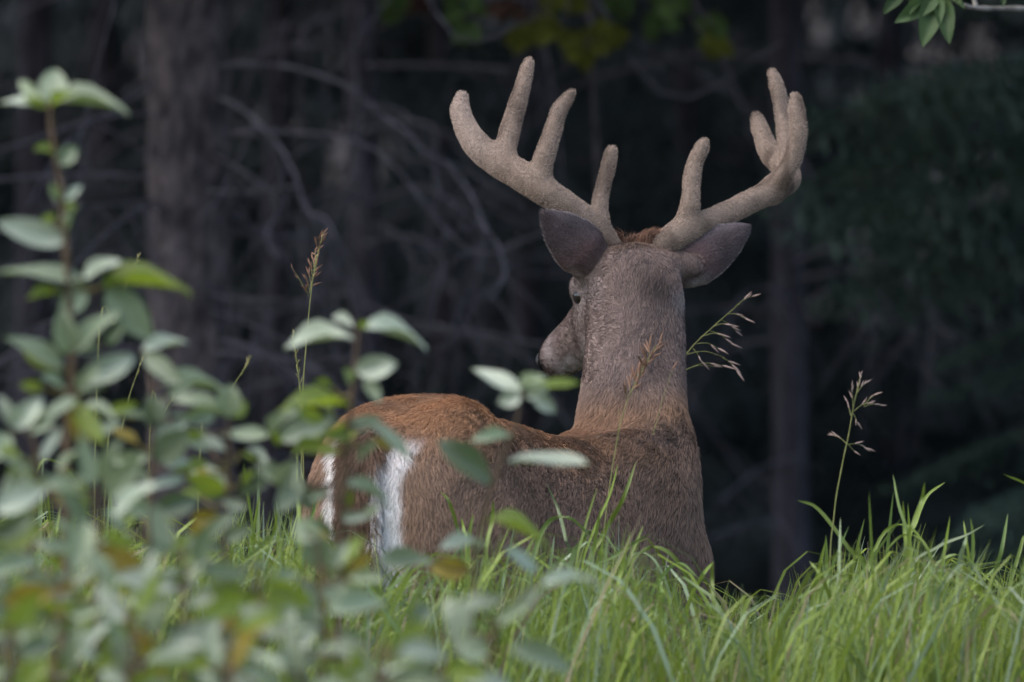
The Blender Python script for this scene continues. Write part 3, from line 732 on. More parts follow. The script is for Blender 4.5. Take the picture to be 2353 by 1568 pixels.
def hair_object(name, parent, V, F, N, count, colf, flowf, lenf, radius, lift=(0.25, 0.5), weight=None, seg=4, cvar=0.28, clump=0.28, seed=1, tip=1.12, root=0.82):
    rg = np.random.default_rng(seed)
    tri = np.vstack([F[:, [0, 1, 2]], F[:, [0, 2, 3]]])
    A = np.linalg.norm(np.cross(V[tri[:, 1]] - V[tri[:, 0]], V[tri[:, 2]] - V[tri[:, 0]]), axis=1)
    if weight is not None: A = A * weight(V[tri].mean(1))
    pick = rg.choice(len(tri), count, p=A / A.sum())
    r1 = np.sqrt(rg.random(count)); r2 = rg.random(count)
    b = np.stack([1 - r1, r1 * (1 - r2), r1 * r2], 1)[:, :, None]
    P = (V[tri[pick]] * b).sum(1); n = (N[tri[pick]] * b).sum(1); n /= np.linalg.norm(n, axis=1)[:, None] + 1e-9
    T = flowf(P, n)
    T = T + clump * np.stack([vnoise(P + 3.1, 80), vnoise(P + 7.7, 80), vnoise(P + 13.3, 80)], 1) + 0.16 * rg.normal(size=(count, 3))
    T -= n * (T * n).sum(1)[:, None]; T /= np.linalg.norm(T, axis=1)[:, None] + 1e-9
    L = lenf(P) * rg.uniform(0.7, 1.2, count)
    al = rg.uniform(lift[0], lift[1], count)
    pts = [P - n * 0.001]; u = np.linspace(0, 1, seg)[1:]
    prev = P
    for j in range(seg - 1):
        a = al * (1.5 - 1.0 * (j / max(1, seg - 2)))
        dd = T * np.cos(a)[:, None] + n * np.sin(a)[:, None] - UP[None] * 0.06 * j
        prev = prev + dd * (L / (seg - 1))[:, None]; pts.append(prev)
    pts = np.stack(pts, 1).astype(np.float32)
    C = colf(P, n)
    C = C * (1 + cvar * rg.normal(size=count))[:, None].clip(0.45, 1.8)
    hc = bpy.data.hair_curves.new(name)
    hc.add_curves([seg] * count)
    hc.attributes['position'].data.foreach_set('vector', pts.ravel())
    ra = hc.attributes.get('radius') or hc.attributes.new('radius', 'FLOAT', 'POINT')
    prof = np.array([1.0, 0.95, 0.7, 0.2]) if seg == 4 else np.linspace(1, 0.3, seg)
    ra.data.foreach_set('value', (radius * np.tile(prof, count)).astype(np.float32))
    ca = hc.attributes.new('tint', 'FLOAT_COLOR', 'POINT')
    shade = np.linspace(root, tip, seg)
    CC = np.ones((count, seg, 4), np.float32); CC[:, :, :3] = np.clip(C[:, None, :] * shade[None, :, None], 0.004, 0.85)
    ca.data.foreach_set('color', CC.ravel())
    hc.materials.append(M['fur'])
    o = bpy.data.objects.new(name, hc); COL.objects.link(o); o.parent = parent
    return o

deer_org = Vector(W(0.45, 0, 0.0))
deer = thing('deer', 'brown deer buck with velvet antlers standing in tall grass, head turned away', 'deer', deer_org)
DLOC = np.array(deer_org)
def part(name, V, F, mat, N=None, colf=None, parent=None):
    me = mesh(name, V - DLOC, F)
    if colf is not None: vcol(me, colf(V, N))
    return obj(name, me, mat, parent or deer)
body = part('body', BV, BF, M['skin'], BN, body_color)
def wbody(P):
    d = P - DO; z = P[:, 2]
    w = 0.25 + 0.75 * sst(z, 0.5, 0.62)
    return w
def fur(name, V, F, N, *a, **kw):
    o = hair_object(name, kw.pop('on'), V, F, N, *a, **kw)
    o.location = -DLOC
    return o
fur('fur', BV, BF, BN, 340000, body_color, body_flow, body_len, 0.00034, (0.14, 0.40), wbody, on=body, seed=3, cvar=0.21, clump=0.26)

# tail: brown above, white fringe at its edges
TT = [(W(0.02, .006, .945), .022, .018), (W(-0.022, .008, .928), .028, .016), (W(-0.040, .010, .89), .031, .014), (W(-0.044, .010, .82), .032, .013), (W(-0.040, .010, .75), .028, .011), (W(-0.034, .010, .70), .016, .008), (W(-0.03, .010, .675), .004, .003)]
S_ = spline([(*p, a, b) for p, a, b in TT], 5)
ang = np.linspace(0, 2 * math.pi, 16, endpoint=False)
dirs = np.gradient(S_[:, :3], axis=0); dirs /= np.linalg.norm(dirs, axis=1)[:, None]
nb = np.cross(dirs, DR)
TV = (S_[:, None, :3] + S_[:, 3, None, None] * np.cos(ang)[None, :, None] * DR + S_[:, 4, None, None] * np.sin(ang)[None, :, None] * nb[:, None, :]).reshape(-1, 3)
TF = np.array([(i * 16 + j, i * 16 + (j + 1) % 16, (i + 1) * 16 + (j + 1) % 16, (i + 1) * 16 + j) for i in range(len(S_) - 1) for j in range(16)])
TN = vert_normals(TV, TF)
cen = np.repeat(S_[:, :3], 16, 0)
if ((TV - cen) * TN).sum() < 0: TF = TF[:, ::-1]; TN = -TN
def tail_color(P, N):
    t = np.abs((P - DO) @ DR - .010); s = (P - DO) @ DF
    C = np.tile(np.array([0.125, 0.080, 0.057]), (len(P), 1)) * (1 + 0.18 * vnoise(P, 20))[:, None]
    w = (sst(t, 0.024, 0.030) * 0.75 + sst(s, -0.034, -0.026) * sst(P[:, 2], .92, .88))[:, None].clip(0, 1)
    return C * (1 - w) + w * np.array([0.72, 0.68, 0.66])
tail = part('tail', TV, TF, M['skin'], TN, tail_color)
fur('tail_fur', TV, TF, TN, 15000, tail_color, lambda P, N: np.tile(-UP, (len(P), 1)) + 0.10 * np.sign((P - DO) @ DR)[:, None] * DR, lambda P: np.full(len(P), 0.030), 0.00042, (0.12, 0.35), on=tail, seed=5)

# ears
def ear(base, tip, halfw, back, seed):
    base = np.array(base); tip = np.array(tip); d = tip - base; L = np.linalg.norm(d); d /= L
    back = np.array(back, float); back -= d * (back @ d); back /= np.linalg.norm(back); side = np.cross(d, back)
    nu, nv = 22, 19; V = []
    for i in range(nu):
        u = i / (nu - 1)
        w = halfw * np.interp(u, [0, .12, .3, .5, .7, .85, .95, 1], [.50, .76, 1.0, .95, .72, .44, .20, .03])
        fm = np.interp(u, [0, .15, .4, .8, 1], [2.3, 1.7, 1.05, .7, .5])
        Rr = w / (math.sin(min(fm, math.pi / 2)))
        c = base + d * L * u - back * 0.012 * math.sin(math.pi * u)
        for j in range(nv):
            ph = (j / (nv - 1) * 2 - 1) * fm
            V.append(c + side * Rr * math.sin(ph) + back * Rr * (math.cos(ph) - math.cos(min(fm, 1.2)) * .6))
    V = np.array(V)
    F = np.array([(i * nv + j, i * nv + j + 1, (i + 1) * nv + j + 1, (i + 1) * nv + j) for i in range(nu - 1) for j in range(nv - 1)])
    N = vert_normals(V, F)
    if (N @ back).mean() < 0: F = F[:, ::-1]; N = -N
    # closed shell with thickness: an inner skin and a rim
    V2 = V - N * 0.0035; nV = len(V)
    rim = [i * nv for i in range(nu)] + [(nu - 1) * nv + j for j in range(1, nv)] + [i * nv + nv - 1 for i in range(nu - 2, -1, -1)]
    FR = np.array([(rim[q], rim[q + 1], rim[q + 1] + nV, rim[q] + nV) for q in range(len(rim) - 1)])
    Vall = np.vstack([V, V2]); Fall = np.vstack([F, F[:, ::-1] + nV, FR])
    vv = np.abs(np.tile(np.linspace(-1, 1, nv), nu)); uu = np.repeat(np.linspace(0, 1, nu), nv)
    def colf(P, Nn):
        rel = P - base; u = (rel @ d) / L; e = (rel @ side) / halfw
        C = np.tile(np.array([0.092, 0.073, 0.076]), (len(P), 1))
        def bl(w, c):
            nonlocal C; w = np.clip(w, 0, 1)[:, None]; C = C * (1 - w) + np.array(c) * w
        bl(sst(u, 0.35, 0.05) * 0.8, (0.155, 0.118, 0.108))
        bl(sst(u, .8, .95) * .5, (0.06, 0.05, 0.052))
        bl(np.exp(-((u - .33) / .16) ** 2) * .35, (0.16, 0.085, 0.075))
        bl(sst(u, 0.42, 0.18) * sst(np.abs(e), .5, .75) * (P[:, 2] < (base + d * L * .3)[2]) * .75, (0.34, 0.30, 0.29))
        wl = halfw * np.interp(u, [0, .12, .3, .5, .7, .85, .95, 1], [.50, .76, 1.0, .95, .72, .44, .20, .03])
        ed = np.abs(rel @ side) / np.maximum(wl, .002); up_ = (rel @ side) * np.sign(side[2])
        bl(sst(up_ / wl, .25, .8) * .5 * sst(u, .2, .4), (0.15, 0.125, 0.135))  # upper band catching the light, put into the ear colour
        bl(sst(ed, .93, 1.0) * sst(u, .25, .4) * .8, (0.30, 0.26, 0.25))
        return C * (1 + 0.12 * vnoise(P, 40))[:, None]
    me = mesh('ear', Vall - DLOC, Fall); CA = colf(Vall, None)
    CA[nV:] = (0.42, 0.36, 0.35); vcol(me, CA)
    o = obj('ear', me, M['skin'], deer)
    fur('ear_fur', V, F, N, 14000, colf, lambda P, Nn: np.tile(d, (len(P), 1)) * .9 + .25 * side * np.sign((P - base) @ side)[:, None], lambda P: np.full(len(P), 0.0055), 0.00028, (0.08, 0.25), on=o, seed=seed, clump=.12)
    # pale rim hairs
    rimV = V[[i * nv for i in range(nu)] + [i * nv + nv - 1 for i in range(nu)]]
    return o
ear(at(1388, 622, 17.625), at(1243, 485, 17.57), 62 * k(17.6), (-0.12, -1, 0.12), 31)
ear(at(1540, 632, 17.66), at(1722, 521, 17.70), 60 * k(17.7), (0.1, -1, 0.1), 32)

# eyes and nose
for sg in (1, -1):
    c = POLL + HD * .092 + HL * sg * .0495 + HU * -.006
    u, v = np.meshgrid(np.linspace(0, math.pi, 9), np.linspace(0, 2 * math.pi, 17)[:-1], indexing='ij')
    V = np.stack([np.sin(u) * np.cos(v), np.sin(u) * np.sin(v), np.cos(u)], -1).reshape(-1, 3) * 0.0165 + c
    F = np.array([(i * 16 + j, i * 16 + (j + 1) % 16, (i + 1) * 16 + (j + 1) % 16, (i + 1) * 16 + j) for i in range(8) for j in range(16)])
    part('eye', V, F, M['eye'])
c = POLL + HD * .293 - HU * .017
u, v = np.meshgrid(np.linspace(0, math.pi, 11), np.linspace(0, 2 * math.pi, 21)[:-1], indexing='ij')
cu = np.sin(u) * np.cos(v); cv = np.sin(u) * np.sin(v); cw = np.cos(u)
V = (c + HL * (cu * .030)[..., None] + HU * (cw * .018 - 0.004 * cu ** 2)[..., None] + HD * (cv * .014)[..., None]).reshape(-1, 3)
F = np.array([(i * 20 + j, i * 20 + (j + 1) % 20, (i + 1) * 20 + (j + 1) % 20, (i + 1) * 20 + j) for i in range(10) for j in range(20)])
part('nose', V, F, M['nose'])
# hooves: two toes each
for L_ in (hind(-1), hind(1), fore(-1), fore(1)):
    b = L_[-1][0]; m = MB()
    for sg in (-1, 1):
        p0 = b + DR * sg * .010
        m.tube(np.array([p0 + UP * .012, p0 - UP * .012 + DF * .008, p0 + DF * .018 - UP * (b[2] - .008), p0 + DF * .026 - UP * (b[2])]), [.011, .014, .016, .004], 8)
    part('hoof', np.vstack(m.V), np.vstack(m.F), M['hoof'])

# antlers in velvet: (px, py, Y, radius px)
def antler(chains, seed, label):
    allp = [spline([(*at(x, y, Y), r * 0.94 * k(Y)) for x, y, Y, r in ch], 5) for ch in chains]
    A = np.vstack(allp); lo = A[:, :3].min(0) - .045; hi = A[:, :3].max(0) + .045; hh = 0.0042
    P = grid(lo, hi, hh); f = np.full(P.shape[:3], 9.0, np.float32)
    for S in allp:
        g_ = np.full(P.shape[:3], 9.0, np.float32)
        for i in range(len(S) - 1):      # evaluate only near each segment
            a_, b_, r1, r2 = S[i, :3], S[i + 1, :3], S[i, 3], S[i + 1, 3]
            m0 = np.minimum(a_, b_) - .06; m1 = np.maximum(a_, b_) + .06
            i0 = np.clip(((m0 - lo) / hh).astype(int), 0, None); i1 = ((m1 - lo) / hh).astype(int) + 2
            sl = tuple(slice(i0[q], i1[q]) for q in range(3))
            g_[sl] = np.minimum(g_[sl], cone(P[sl], a_, b_, r1, r2))
        f = smin(f, g_, .014)
    V, F = surface_nets(f, lo, hh); V = relax(V, F, 3)
    N = vert_normals(V, F); V = V + N * 0.0006
    V = V + N * (0.0008 * vnoise(V, 60))[:, None]
    def colf(P, Nn):
        _, py = px_of(P); n1 = vnoise(P * np.array([1, 1, .3]), 42); n2 = vnoise(P, 120); n3 = vnoise(P, 14)
        C = np.tile(np.array([0.265, 0.205, 0.165]), (len(P), 1))
        w = sst(n1 + .6 * n3, -0.1, 1.1)[:, None] * .75; C = C * (1 - w) + w * np.array([0.095, 0.070, 0.056])
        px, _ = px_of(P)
        w = (sst(px, 1170, 1080) * .7 + sst(n3, .4, 1.3) * .2)[:, None].clip(0, 1); C = C * (1 - w) + w * np.array([0.33, 0.265, 0.225])  # brighter lit end of the left beam put into the colour, plus random pale patches
        return C * (1 + .05 * n2)[:, None]
    me = mesh('antler', V - DLOC, F); vcol(me, colf(V, N) * 0.7); o = obj('antler', me, M['skin'], deer); o['label'] = label
    fur('velvet', V, F, N, 36000, lambda P, Nn: colf(P, Nn) * 1.3, lambda P, Nn: NP.normal(size=(len(P), 3)) + 0.8 * UP, lambda P: np.full(len(P), 0.0040), 0.00022, (0.85, 1.25), on=o, seed=seed, seg=3, clump=.1, cvar=.06, root=.85, tip=1.3)  # hair tips lightened: backlit rim of the fuzz put into their colour
    return o
antler([[(1406, 590, 17.63, 26), (1390, 552, 17.63, 29), (1332, 496, 17.62, 30), (1258, 443, 17.61, 31), (1195, 403, 17.63, 32), (1110, 348, 17.67, 30), (1076, 305, 17.72, 26), (1058, 257, 17.76, 20), (1062, 221, 17.78, 13)],
        [(1378, 505, 17.63, 19), (1379, 465, 17.64, 17), (1390, 415, 17.66, 16), (1403, 362, 17.68, 14), (1407, 343, 17.68, 10)],
        [(1240, 410, 17.62, 24), (1251, 363, 17.62, 22), (1266, 315, 17.63, 20), (1286, 255, 17.64, 17), (1306, 225, 17.65, 13), (1314, 213, 17.65, 9)],
        [(1158, 370, 17.65, 24), (1168, 315, 17.67, 22), (1191, 235, 17.70, 19), (1209, 168, 17.72, 15), (1216, 142, 17.73, 10)]], 41, 'velvet antler on the head\'s left side with its tip curling in')
antler([[(1505, 594, 17.66, 27), (1548, 546, 17.66, 31), (1600, 520, 17.68, 28), (1652, 500, 17.71, 25), (1728, 461, 17.75, 25), (1775, 438, 17.78, 27), (1815, 413, 17.83, 24), (1800, 388, 17.90, 22), (1768, 352, 17.96, 22), (1748, 298, 18.0, 18), (1737, 267, 18.02, 12)],
        [(1572, 525, 17.67, 24), (1587, 460, 17.67, 20), (1590, 415, 17.68, 18), (1597, 375, 17.69, 17), (1613, 340, 17.69, 15), (1619, 327, 17.69, 11)],
        [(1772, 440, 17.78, 24), (1806, 396, 17.76, 22), (1826, 350, 17.76, 20), (1835, 295, 17.76, 19), (1831, 243, 17.77, 15), (1826, 222, 17.78, 11)],
        [(1808, 405, 17.84, 18), (1806, 330, 17.87, 17), (1798, 255, 17.90, 17), (1784, 195, 17.91, 15), (1774, 168, 17.92, 11)]], 42, 'velvet antler on the head\'s right side with three upright tines')

# tufts of long brown hair in front of the antler bases
def tuft(px, py, Y, n, seed, lean):
    c = np.array(at(px, py, Y)); rg = np.random.default_rng(seed)
    V = np.array([c + HL * a + HD * b for a, b in ((-.012, -.012), (.012, -.012), (.012, .012), (-.012, .012))]); F = np.array([[0, 1, 2, 3]]); N = np.tile(UP, (4, 1))
    o = hair_object('hair_tuft', deer, V, F, N, n, lambda P, Nn: np.tile(np.array([0.19, 0.105, 0.07]), (len(P), 1)), lambda P, Nn: np.tile(UP * .3 + np.array(lean), (len(P), 1)), lambda P: np.full(len(P), 0.030), 0.0004, (0.7, 1.3), seed=seed, clump=.3)
    o.location = -DLOC
tuft(1486, 566, 17.66, 500, 51, (0.4, 0, 0)); tuft(1412, 570, 17.66, 400, 52, (-.3, 0, 0)); tuft(1450, 578, 17.68, 300, 53, (0, .2, 0))

# ------------------------------------------------------------------ grass
def ytop(px):
    return np.interp(px, [-200, 0, 150, 300, 450, 600, 700, 820, 950, 1080, 1230, 1400, 1520, 1640, 1780, 1860, 1930, 2060, 2180, 2300, 2353, 2600],
                     [1120, 1120, 1100, 1150, 1170, 1110, 1110, 1230, 1250, 1180, 1190, 1160, 1250, 1330, 1355, 1285, 1215, 1210, 1215, 1250, 1250, 1250]) + 28 * np.sin(np.asarray(px) / 31.0) * np.sin(np.asarray(px) / 83.0 + 1)
def blades(n, seed):
    rg = np.random.default_rng(seed)
    Y = 12.6 + 5.6 * rg.random(n) ** 0.8
    nc = n // 6
    ci = rg.integers(0, nc, n)                             # tufts
    cY = 12.6 + 5.4 * rg.random(nc) ** 0.75; cX = (rg.random(nc) - .5) * (0.105 * cY + 0.5)
    cY = 15.65 + 2.0 * rg.random(nc) ** 0.8; fr = rg.random(nc) < .14; cY[fr] = 12.4 + 3.2 * rg.random(fr.sum()); cX = (rg.random(nc) - .5) * (0.105 * cY + 0.5)
    Y = cY[ci] + rg.normal(0, .035, n); X = cX[ci] + rg.normal(0, .035, n)
    d = np.stack([X, Y], 1) - DO[:2]; s = d @ DF[:2]; t = d @ DR[:2]
    keep = ~((s > -.02) & (s < 1.0) & (np.abs(t) < .17)); X, Y = X[keep], Y[keep]; n = len(X)
    lean = rg.normal(0.05, 0.13, n); leany = rg.normal(0, 0.10, n)
    arc = rg.random(n) < 0.15
    lean = np.where(arc, np.sign(rg.normal(0.2, 1, n)) * rg.uniform(.16, .40, n), lean)
    pxx = 1176.5 + (X + 0.72 * lean) / Y * FPX
    # how high the tip may stand
    co = rg.exponential(105, nc)[ci][keep]; off = co + rg.exponential(38, n)
    pyt = ytop(pxx) + off + np.clip(Y - 17.2, 0, 9) * 60
    ht = CAMZ - (pyt - 300) / FPX * Y
    Hh = np.minimum(ht, 0.80 + 0.12 * rg.normal(size=n)); Hh = np.where(Y < 15.4, np.minimum(Hh, 0.50 + 0.14 * rg.random(n) + 0.04 * (Y - 12.6)), Hh)
    Hh = np.clip(Hh, 0.25, 1.0)
    return X, Y, Hh, lean, leany, arc, rg
def build_blades(X, Y, Hh, lean, leany, arc, rg, extra=None):
    n = len(X); seg = 10
    u = np.linspace(0, 1, seg)
    zz = Hh[:, None] * np.where(arc[:, None], 0.97 * np.sin(u[None] * 1.95), u[None] ** 0.97)
    off = np.where(arc[:, None], u[None] ** 2.0, u[None] ** 2.2)
    px_ = X[:, None] + Hh[:, None] * lean[:, None] * off; py_ = Y[:, None] + Hh[:, None] * leany[:, None] * off
    C = np.stack([px_, py_, zz], -1)
    yaw = rg.uniform(0, math.pi, n)[:, None] + 0.8 * (rg.random(n)[:, None] - .5) * u[None]
    S = np.stack([np.cos(yaw), np.sin(yaw), 0 * yaw], -1)
    w0 = rg.uniform(0.0024, 0.0052, n)
    w = w0[:, None] * np.interp(u, [0, .25, .6, .85, 1], [.7, 1, .9, .5, .03])[None]
    A = C - S * w[..., None]; B = C + S * w[..., None]
    V = np.stack([A, B], 2).reshape(-1, 3)
    base = (np.arange(n) * seg * 2)[:, None] + (np.arange(seg - 1) * 2)[None]
    F = np.stack([base, base + 1, base + 3, base + 2], -1).reshape(-1, 4)
    r = rg.random(n)[:, None]; q = rg.random(n)[:, None]
    col = np.where(r < .60, np.array([[.180, .240, .034]]), np.where(r < .85, np.array([[.135, .200, .060]]), np.where(r < .92, np.array([[.24, .31, .19]]), np.array([[.26, .22, .12]]))))
    col = col * (0.75 + 0.5 * q)
    CC = np.repeat(col, seg * 2, 0)
    return V, F, CC
args = blades(17500, 5)
GV, GF, GC = build_blades(*args)
me = mesh('grass', GV, GF); vcol(me, GC)
gr = obj('meadow_grass', me, M['grass']); gr['kind'] = 'stuff'; gr['label'] = 'tall fresh green meadow grass round the deer'; gr['category'] = 'grass'

# long single blades that stand clear of the mass (picture points, root first)
tall = [[(2010, 1700), (1995, 1330), (1950, 1260), (1880, 1170), (1832, 1150)], [(2080, 1700), (2085, 1290), (2090, 1240), (2065, 1160), (2052, 1090)],
        [(2085, 1650), (2086, 1280), (2105, 1200), (2130, 1140), (2172, 1108)], [(2085, 1650), (2087, 1270), (2100, 1200), (2118, 1150), (2125, 1108)], [(2084, 1650), (2082, 1290), (2078, 1220), (2075, 1150)],
        [(2060, 1650), (2085, 1330), (2150, 1260), (2220, 1230), (2262, 1206)], [(2230, 1650), (2228, 1380), (2236, 1250), (2230, 1190)], [(2225, 1650), (2228, 1330), (2220, 1240), (2214, 1196)],
        [(2260, 1650), (2270, 1390), (2300, 1270), (2316, 1180)], [(2265, 1650), (2310, 1390), (2345, 1260), (2352, 1230)], [(2190, 1650), (2200, 1330), (2215, 1255), (2222, 1232)],
        [(2230, 1650), (2290, 1400), (2370, 1330), (2440, 1330), (2480, 1370)], [(2520, 1600), (2500, 1300), (2440, 1200), (2368, 1120), (2305, 1090)],
        [(1990, 1650), (2000, 1380), (1980, 1290), (1968, 1240)], [(2005, 1650), (2012, 1360), (2004, 1300), (1996, 1265)],
        [(1330, 1640), (1345, 1330), (1385, 1230), (1430, 1150), (1462, 1060)], [(1325, 1640), (1335, 1330), (1360, 1230), (1400, 1140), (1420, 1065)], [(1320, 1640), (1322, 1330), (1342, 1220), (1372, 1120)],
        [(1320, 1640), (1310, 1300), (1300, 1240), (1282, 1170), (1255, 1110)], [(1330, 1640), (1350, 1340), (1410, 1280), (1470, 1240), (1500, 1225)],
        [(1060, 1640), (1062, 1290), (1050, 1210), (1030, 1150), (1012, 1130)], [(1065, 1640), (1075, 1290), (1080, 1220), (1088, 1180)], [(1085, 1640), (1095, 1290), (1110, 1210), (1125, 1140)], [(1100, 1640), (1115, 1290), (1130, 1200), (1134, 1150)],
        [(1070, 1640), (1072, 1270), (1066, 1220), (1060, 1190)], [(1140, 1640), (1160, 1400), (1200, 1290), (1230, 1230)], [(1700, 1640), (1708, 1430), (1720, 1380), (1732, 1372)],
        [(1650, 1640), (1640, 1400), (1636, 1330), (1638, 1290)], [(1560, 1640), (1575, 1420), (1610, 1330), (1640, 1290)], [(100, 1640), (130, 1300), (160, 1220), (185, 1150)],
        [(110, 1640), (120, 1290), (130, 1220), (138, 1170)], [(620, 1640), (615, 1300), (630, 1220), (640, 1165)], [(660, 1640), (650, 1290), (640, 1200), (635, 1150)], [(300, 1640), (310, 1400), (340, 1280), (345, 1210)],
        [(2100, 1650), (2110, 1420), (2150, 1340), (2240, 1300), (2300, 1290)], [(1870, 1640), (1885, 1420), (1892, 1340), (1890, 1280)], [(1925, 1640), (1915, 1420), (1890, 1330), (1860, 1290)], [(1800, 1640), (1820, 1450), (1860, 1400), (1930, 1380)]]
trg = random.Random(9)
for i in range(64):                                     # more loose blades, most of them at the clump on the right
    x = trg.choice([trg.uniform(1860, 2400), trg.uniform(1860, 2400), trg.uniform(1230, 1640), trg.uniform(60, 720), trg.uniform(900, 1200)])
    yt = float(ytop(x)) + (trg.uniform(-95, 60) if x > 1650 or x < 800 else trg.uniform(0, 120)); ln = trg.gauss(15, 45)
    if trg.random() < .16:
        sg = trg.choice((-1, 1)); q = trg.uniform(70, 150)
        tall.append([(x - sg * q * .6, 1660), (x - sg * q * .5, 1400), (x - sg * q * .1, yt + 30), (x + sg * q * .45, yt), (x + sg * q, yt + trg.uniform(20, 80))])
    else: tall.append([(x - ln * .8, 1660), (x - ln * .6, 1400), (x - ln * .25, (yt + 1400) / 2), (x + ln * .2, yt)])
m = MB(); cc = []
for i, pl in enumerate(tall):
    Y = 16.35 + trg.uniform(-.15, .5)
    pts = [tuple(at(x, y, Y + trg.uniform(-.03, .03))) for x, y in pl]
    root = (pts[0][0] + (pts[0][0] - pts[1][0]) * .4, Y, 0.0)
    S = spline([root] + pts, 5)
    yaw = trg.uniform(-.7, .7); sd_ = np.array([math.cos(yaw), math.sin(yaw), 0])
    T = np.gradient(S, axis=0); T /= np.linalg.norm(T, axis=1)[:, None]; sv = sd_ - T * (T @ sd_)[:, None]; sv /= np.linalg.norm(sv, axis=1)[:, None]
    u = np.linspace(0, 1, len(S)); wd_ = trg.uniform(.0022, .0036) * np.interp(u, [0, .4, .75, .92, 1], [.7, 1, .95, .6, .03])
    crease = np.cross(T, sv) * (wd_ * .5)[:, None]
    Vb = np.stack([S - sv * wd_[:, None], S + crease, S + sv * wd_[:, None]], 1).reshape(-1, 3); nS = len(S)
    Fb = np.array([(3 * q + e, 3 * q + e + 1, 3 * q + e + 4, 3 * q + e + 3) for q in range(nS - 1) for e in (0, 1)])
    m.add(Vb, Fb)
    c = trg.choice([(.175, .245, .04), (.145, .215, .055), (.19, .25, .13), (.15, .205, .035)]); fct = trg.uniform(.8, 1.25)
    cc.append(np.tile(np.array(c) * fct, (len(Vb), 1)))
me = m.mesh('long_grass'); vcol(me, np.vstack(cc))
lg = obj('long_grass', me, M['grass']); lg['kind'] = 'stuff'; lg['label'] = 'long loose grass blades standing above the meadow'; lg['category'] = 'grass'

# ------------------------------------------------------------------ flowering grass stalks
def spikelet_mesh(L, r):
    m = MB(); z = np.linspace(0, 1, 6)
    m.tube(np.stack([0 * z, 0 * z, z * L], 1), r * np.array([.3, .9, 1, .8, .45, .05]), 6); return m.mesh('spikelet')
SPIK = {}
def stalk(label, pl, Y, branches, mat_seed, r=0.0011, Ysp=None, seed=0):
    """pl: picture points of the stalk from low to top; branches: (from px,py, to px,py, spikelets, length px)"""
    rg = random.Random(seed)
    Y0 = Y
    top = [at(x, y, Y) for x, y in pl]
    root = Vector((top[0].x + (top[0].x - top[1].x) * 0.5, Y, 0.0))
    t = thing('seed_grass', label, 'grass stalk', root, 'flowering grass stalks')
    obj('stalk', branch_mesh([tuple(root - Vector((0, 0, .03)))] + [tuple(p) for p in top], r * 1.25, r * 0.5, root, 0, 0, 6, 5), M['straw'], t)
    key = mat_seed
    for (ax_, ay_, bx_, by_, ns, lp) in branches:
        A = at(ax_, ay_, Y); B = at(bx_, by_, Y + rg.uniform(-.02, .02))
        mid = A.lerp(B, .5) + Vector((0, 0, 0.12 * abs(B.x - A.x)))
        pb = obj('panicle_branch', branch_mesh([tuple(A), tuple(mid), tuple(B)], r * .5, r * .25, root, 0, 0, 4, 4), M['straw'], t)
        S = spline([tuple(A), tuple(mid), tuple(B)], 6)
        for j in range(ns):
            u = 1 - 0.75 * j / max(1, ns) if ns > 1 else 1
            p = Vector(S[int(round(u * (len(S) - 1)))]); q = Vector(S[max(0, int(round(u * (len(S) - 1))) - 3)])
            d = (p - q).normalized() + Vector((rg.uniform(-.45, .45), rg.uniform(-.4, .4), rg.uniform(-.35, .25)))
            d.normalize(); L = lp * k(Y) * rg.uniform(.8, 1.2)
            if key not in SPIK:
                me = spikelet_mesh(1.0, 0.075); me.materials.append(M[key]); SPIK[key] = me
            o = obj('spikelet', SPIK[key], None, pb, p - root)
            o.rotation_mode = 'QUATERNION'; o.rotation_quaternion = d.to_track_quat('Z', 'Y'); o.scale = (L, L, L)
    return t
br = []
for i in range(16):
    u = i / 15; x = 712 + 28 * u ** 1.3; y = 668 - 125 * u
    br.append((x - 3, y + 14, x + (9 if i % 2 else -8) * (1 - .6 * u), y - 6, 4, 23))
stalk('brown-headed grass stalk with a side spikelet behind the left sapling group', [(692, 1300), (695, 940), (703, 800), (714, 680), (725, 610), (740, 545)], 16.9,
      br + [(704, 672, 672, 618, 3, 16), (712, 668, 728, 610, 3, 18), (738, 560, 742, 535, 2, 16)], 'seed_brown', seed=1)
br = [(690 - 17 * i / 11, 900 - 125 * i / 11, 690 - 17 * i / 11 - 3 + 6 * (i % 2), 900 - 125 * i / 11 - 12, 2, 13) for i in range(12)]
stalk('slender grass spike leaning beside the brown-headed stalk', [(700, 1300), (694, 960), (688, 880), (678, 800), (672, 770)], 16.92, br, 'seed_green', seed=2)
def spike(label, x0, y0, x1, y1, seed):
    br = []
    for i in range(10):
        u = i / 9; x = x1 + (x0 - x1) * .45 * u; y = y1 + (y0 - y1) * .45 * u
        br.append((x - 2, y + 8, x + 2, y - 4, 1, 14))
    dx, dy = x0 - x1, y0 - y1
    stalk(label, [(x0 + dx * 2.0, y0 + dy * 2.6), (x0 + dx * .7, y0 + dy), (x0, y0), (x0 - dx * .5, y0 - dy * .5), (x1, y1)], 16.6, br, 'seed_green', .0009, seed=seed)
spike('fine grass spike crossing the long arched leaf of the tall sapling', 285, 670, 316, 595, 11)
spike('fine grass spike just under the broad upper leaves of the tall sapling', 297, 912, 325, 828, 12)
spike('fine grass spike leaning over the round pale leaf', 535, 890, 573, 828, 13)
spike('short grass spike low between the pale leaves', 385, 935, 406, 900, 14)
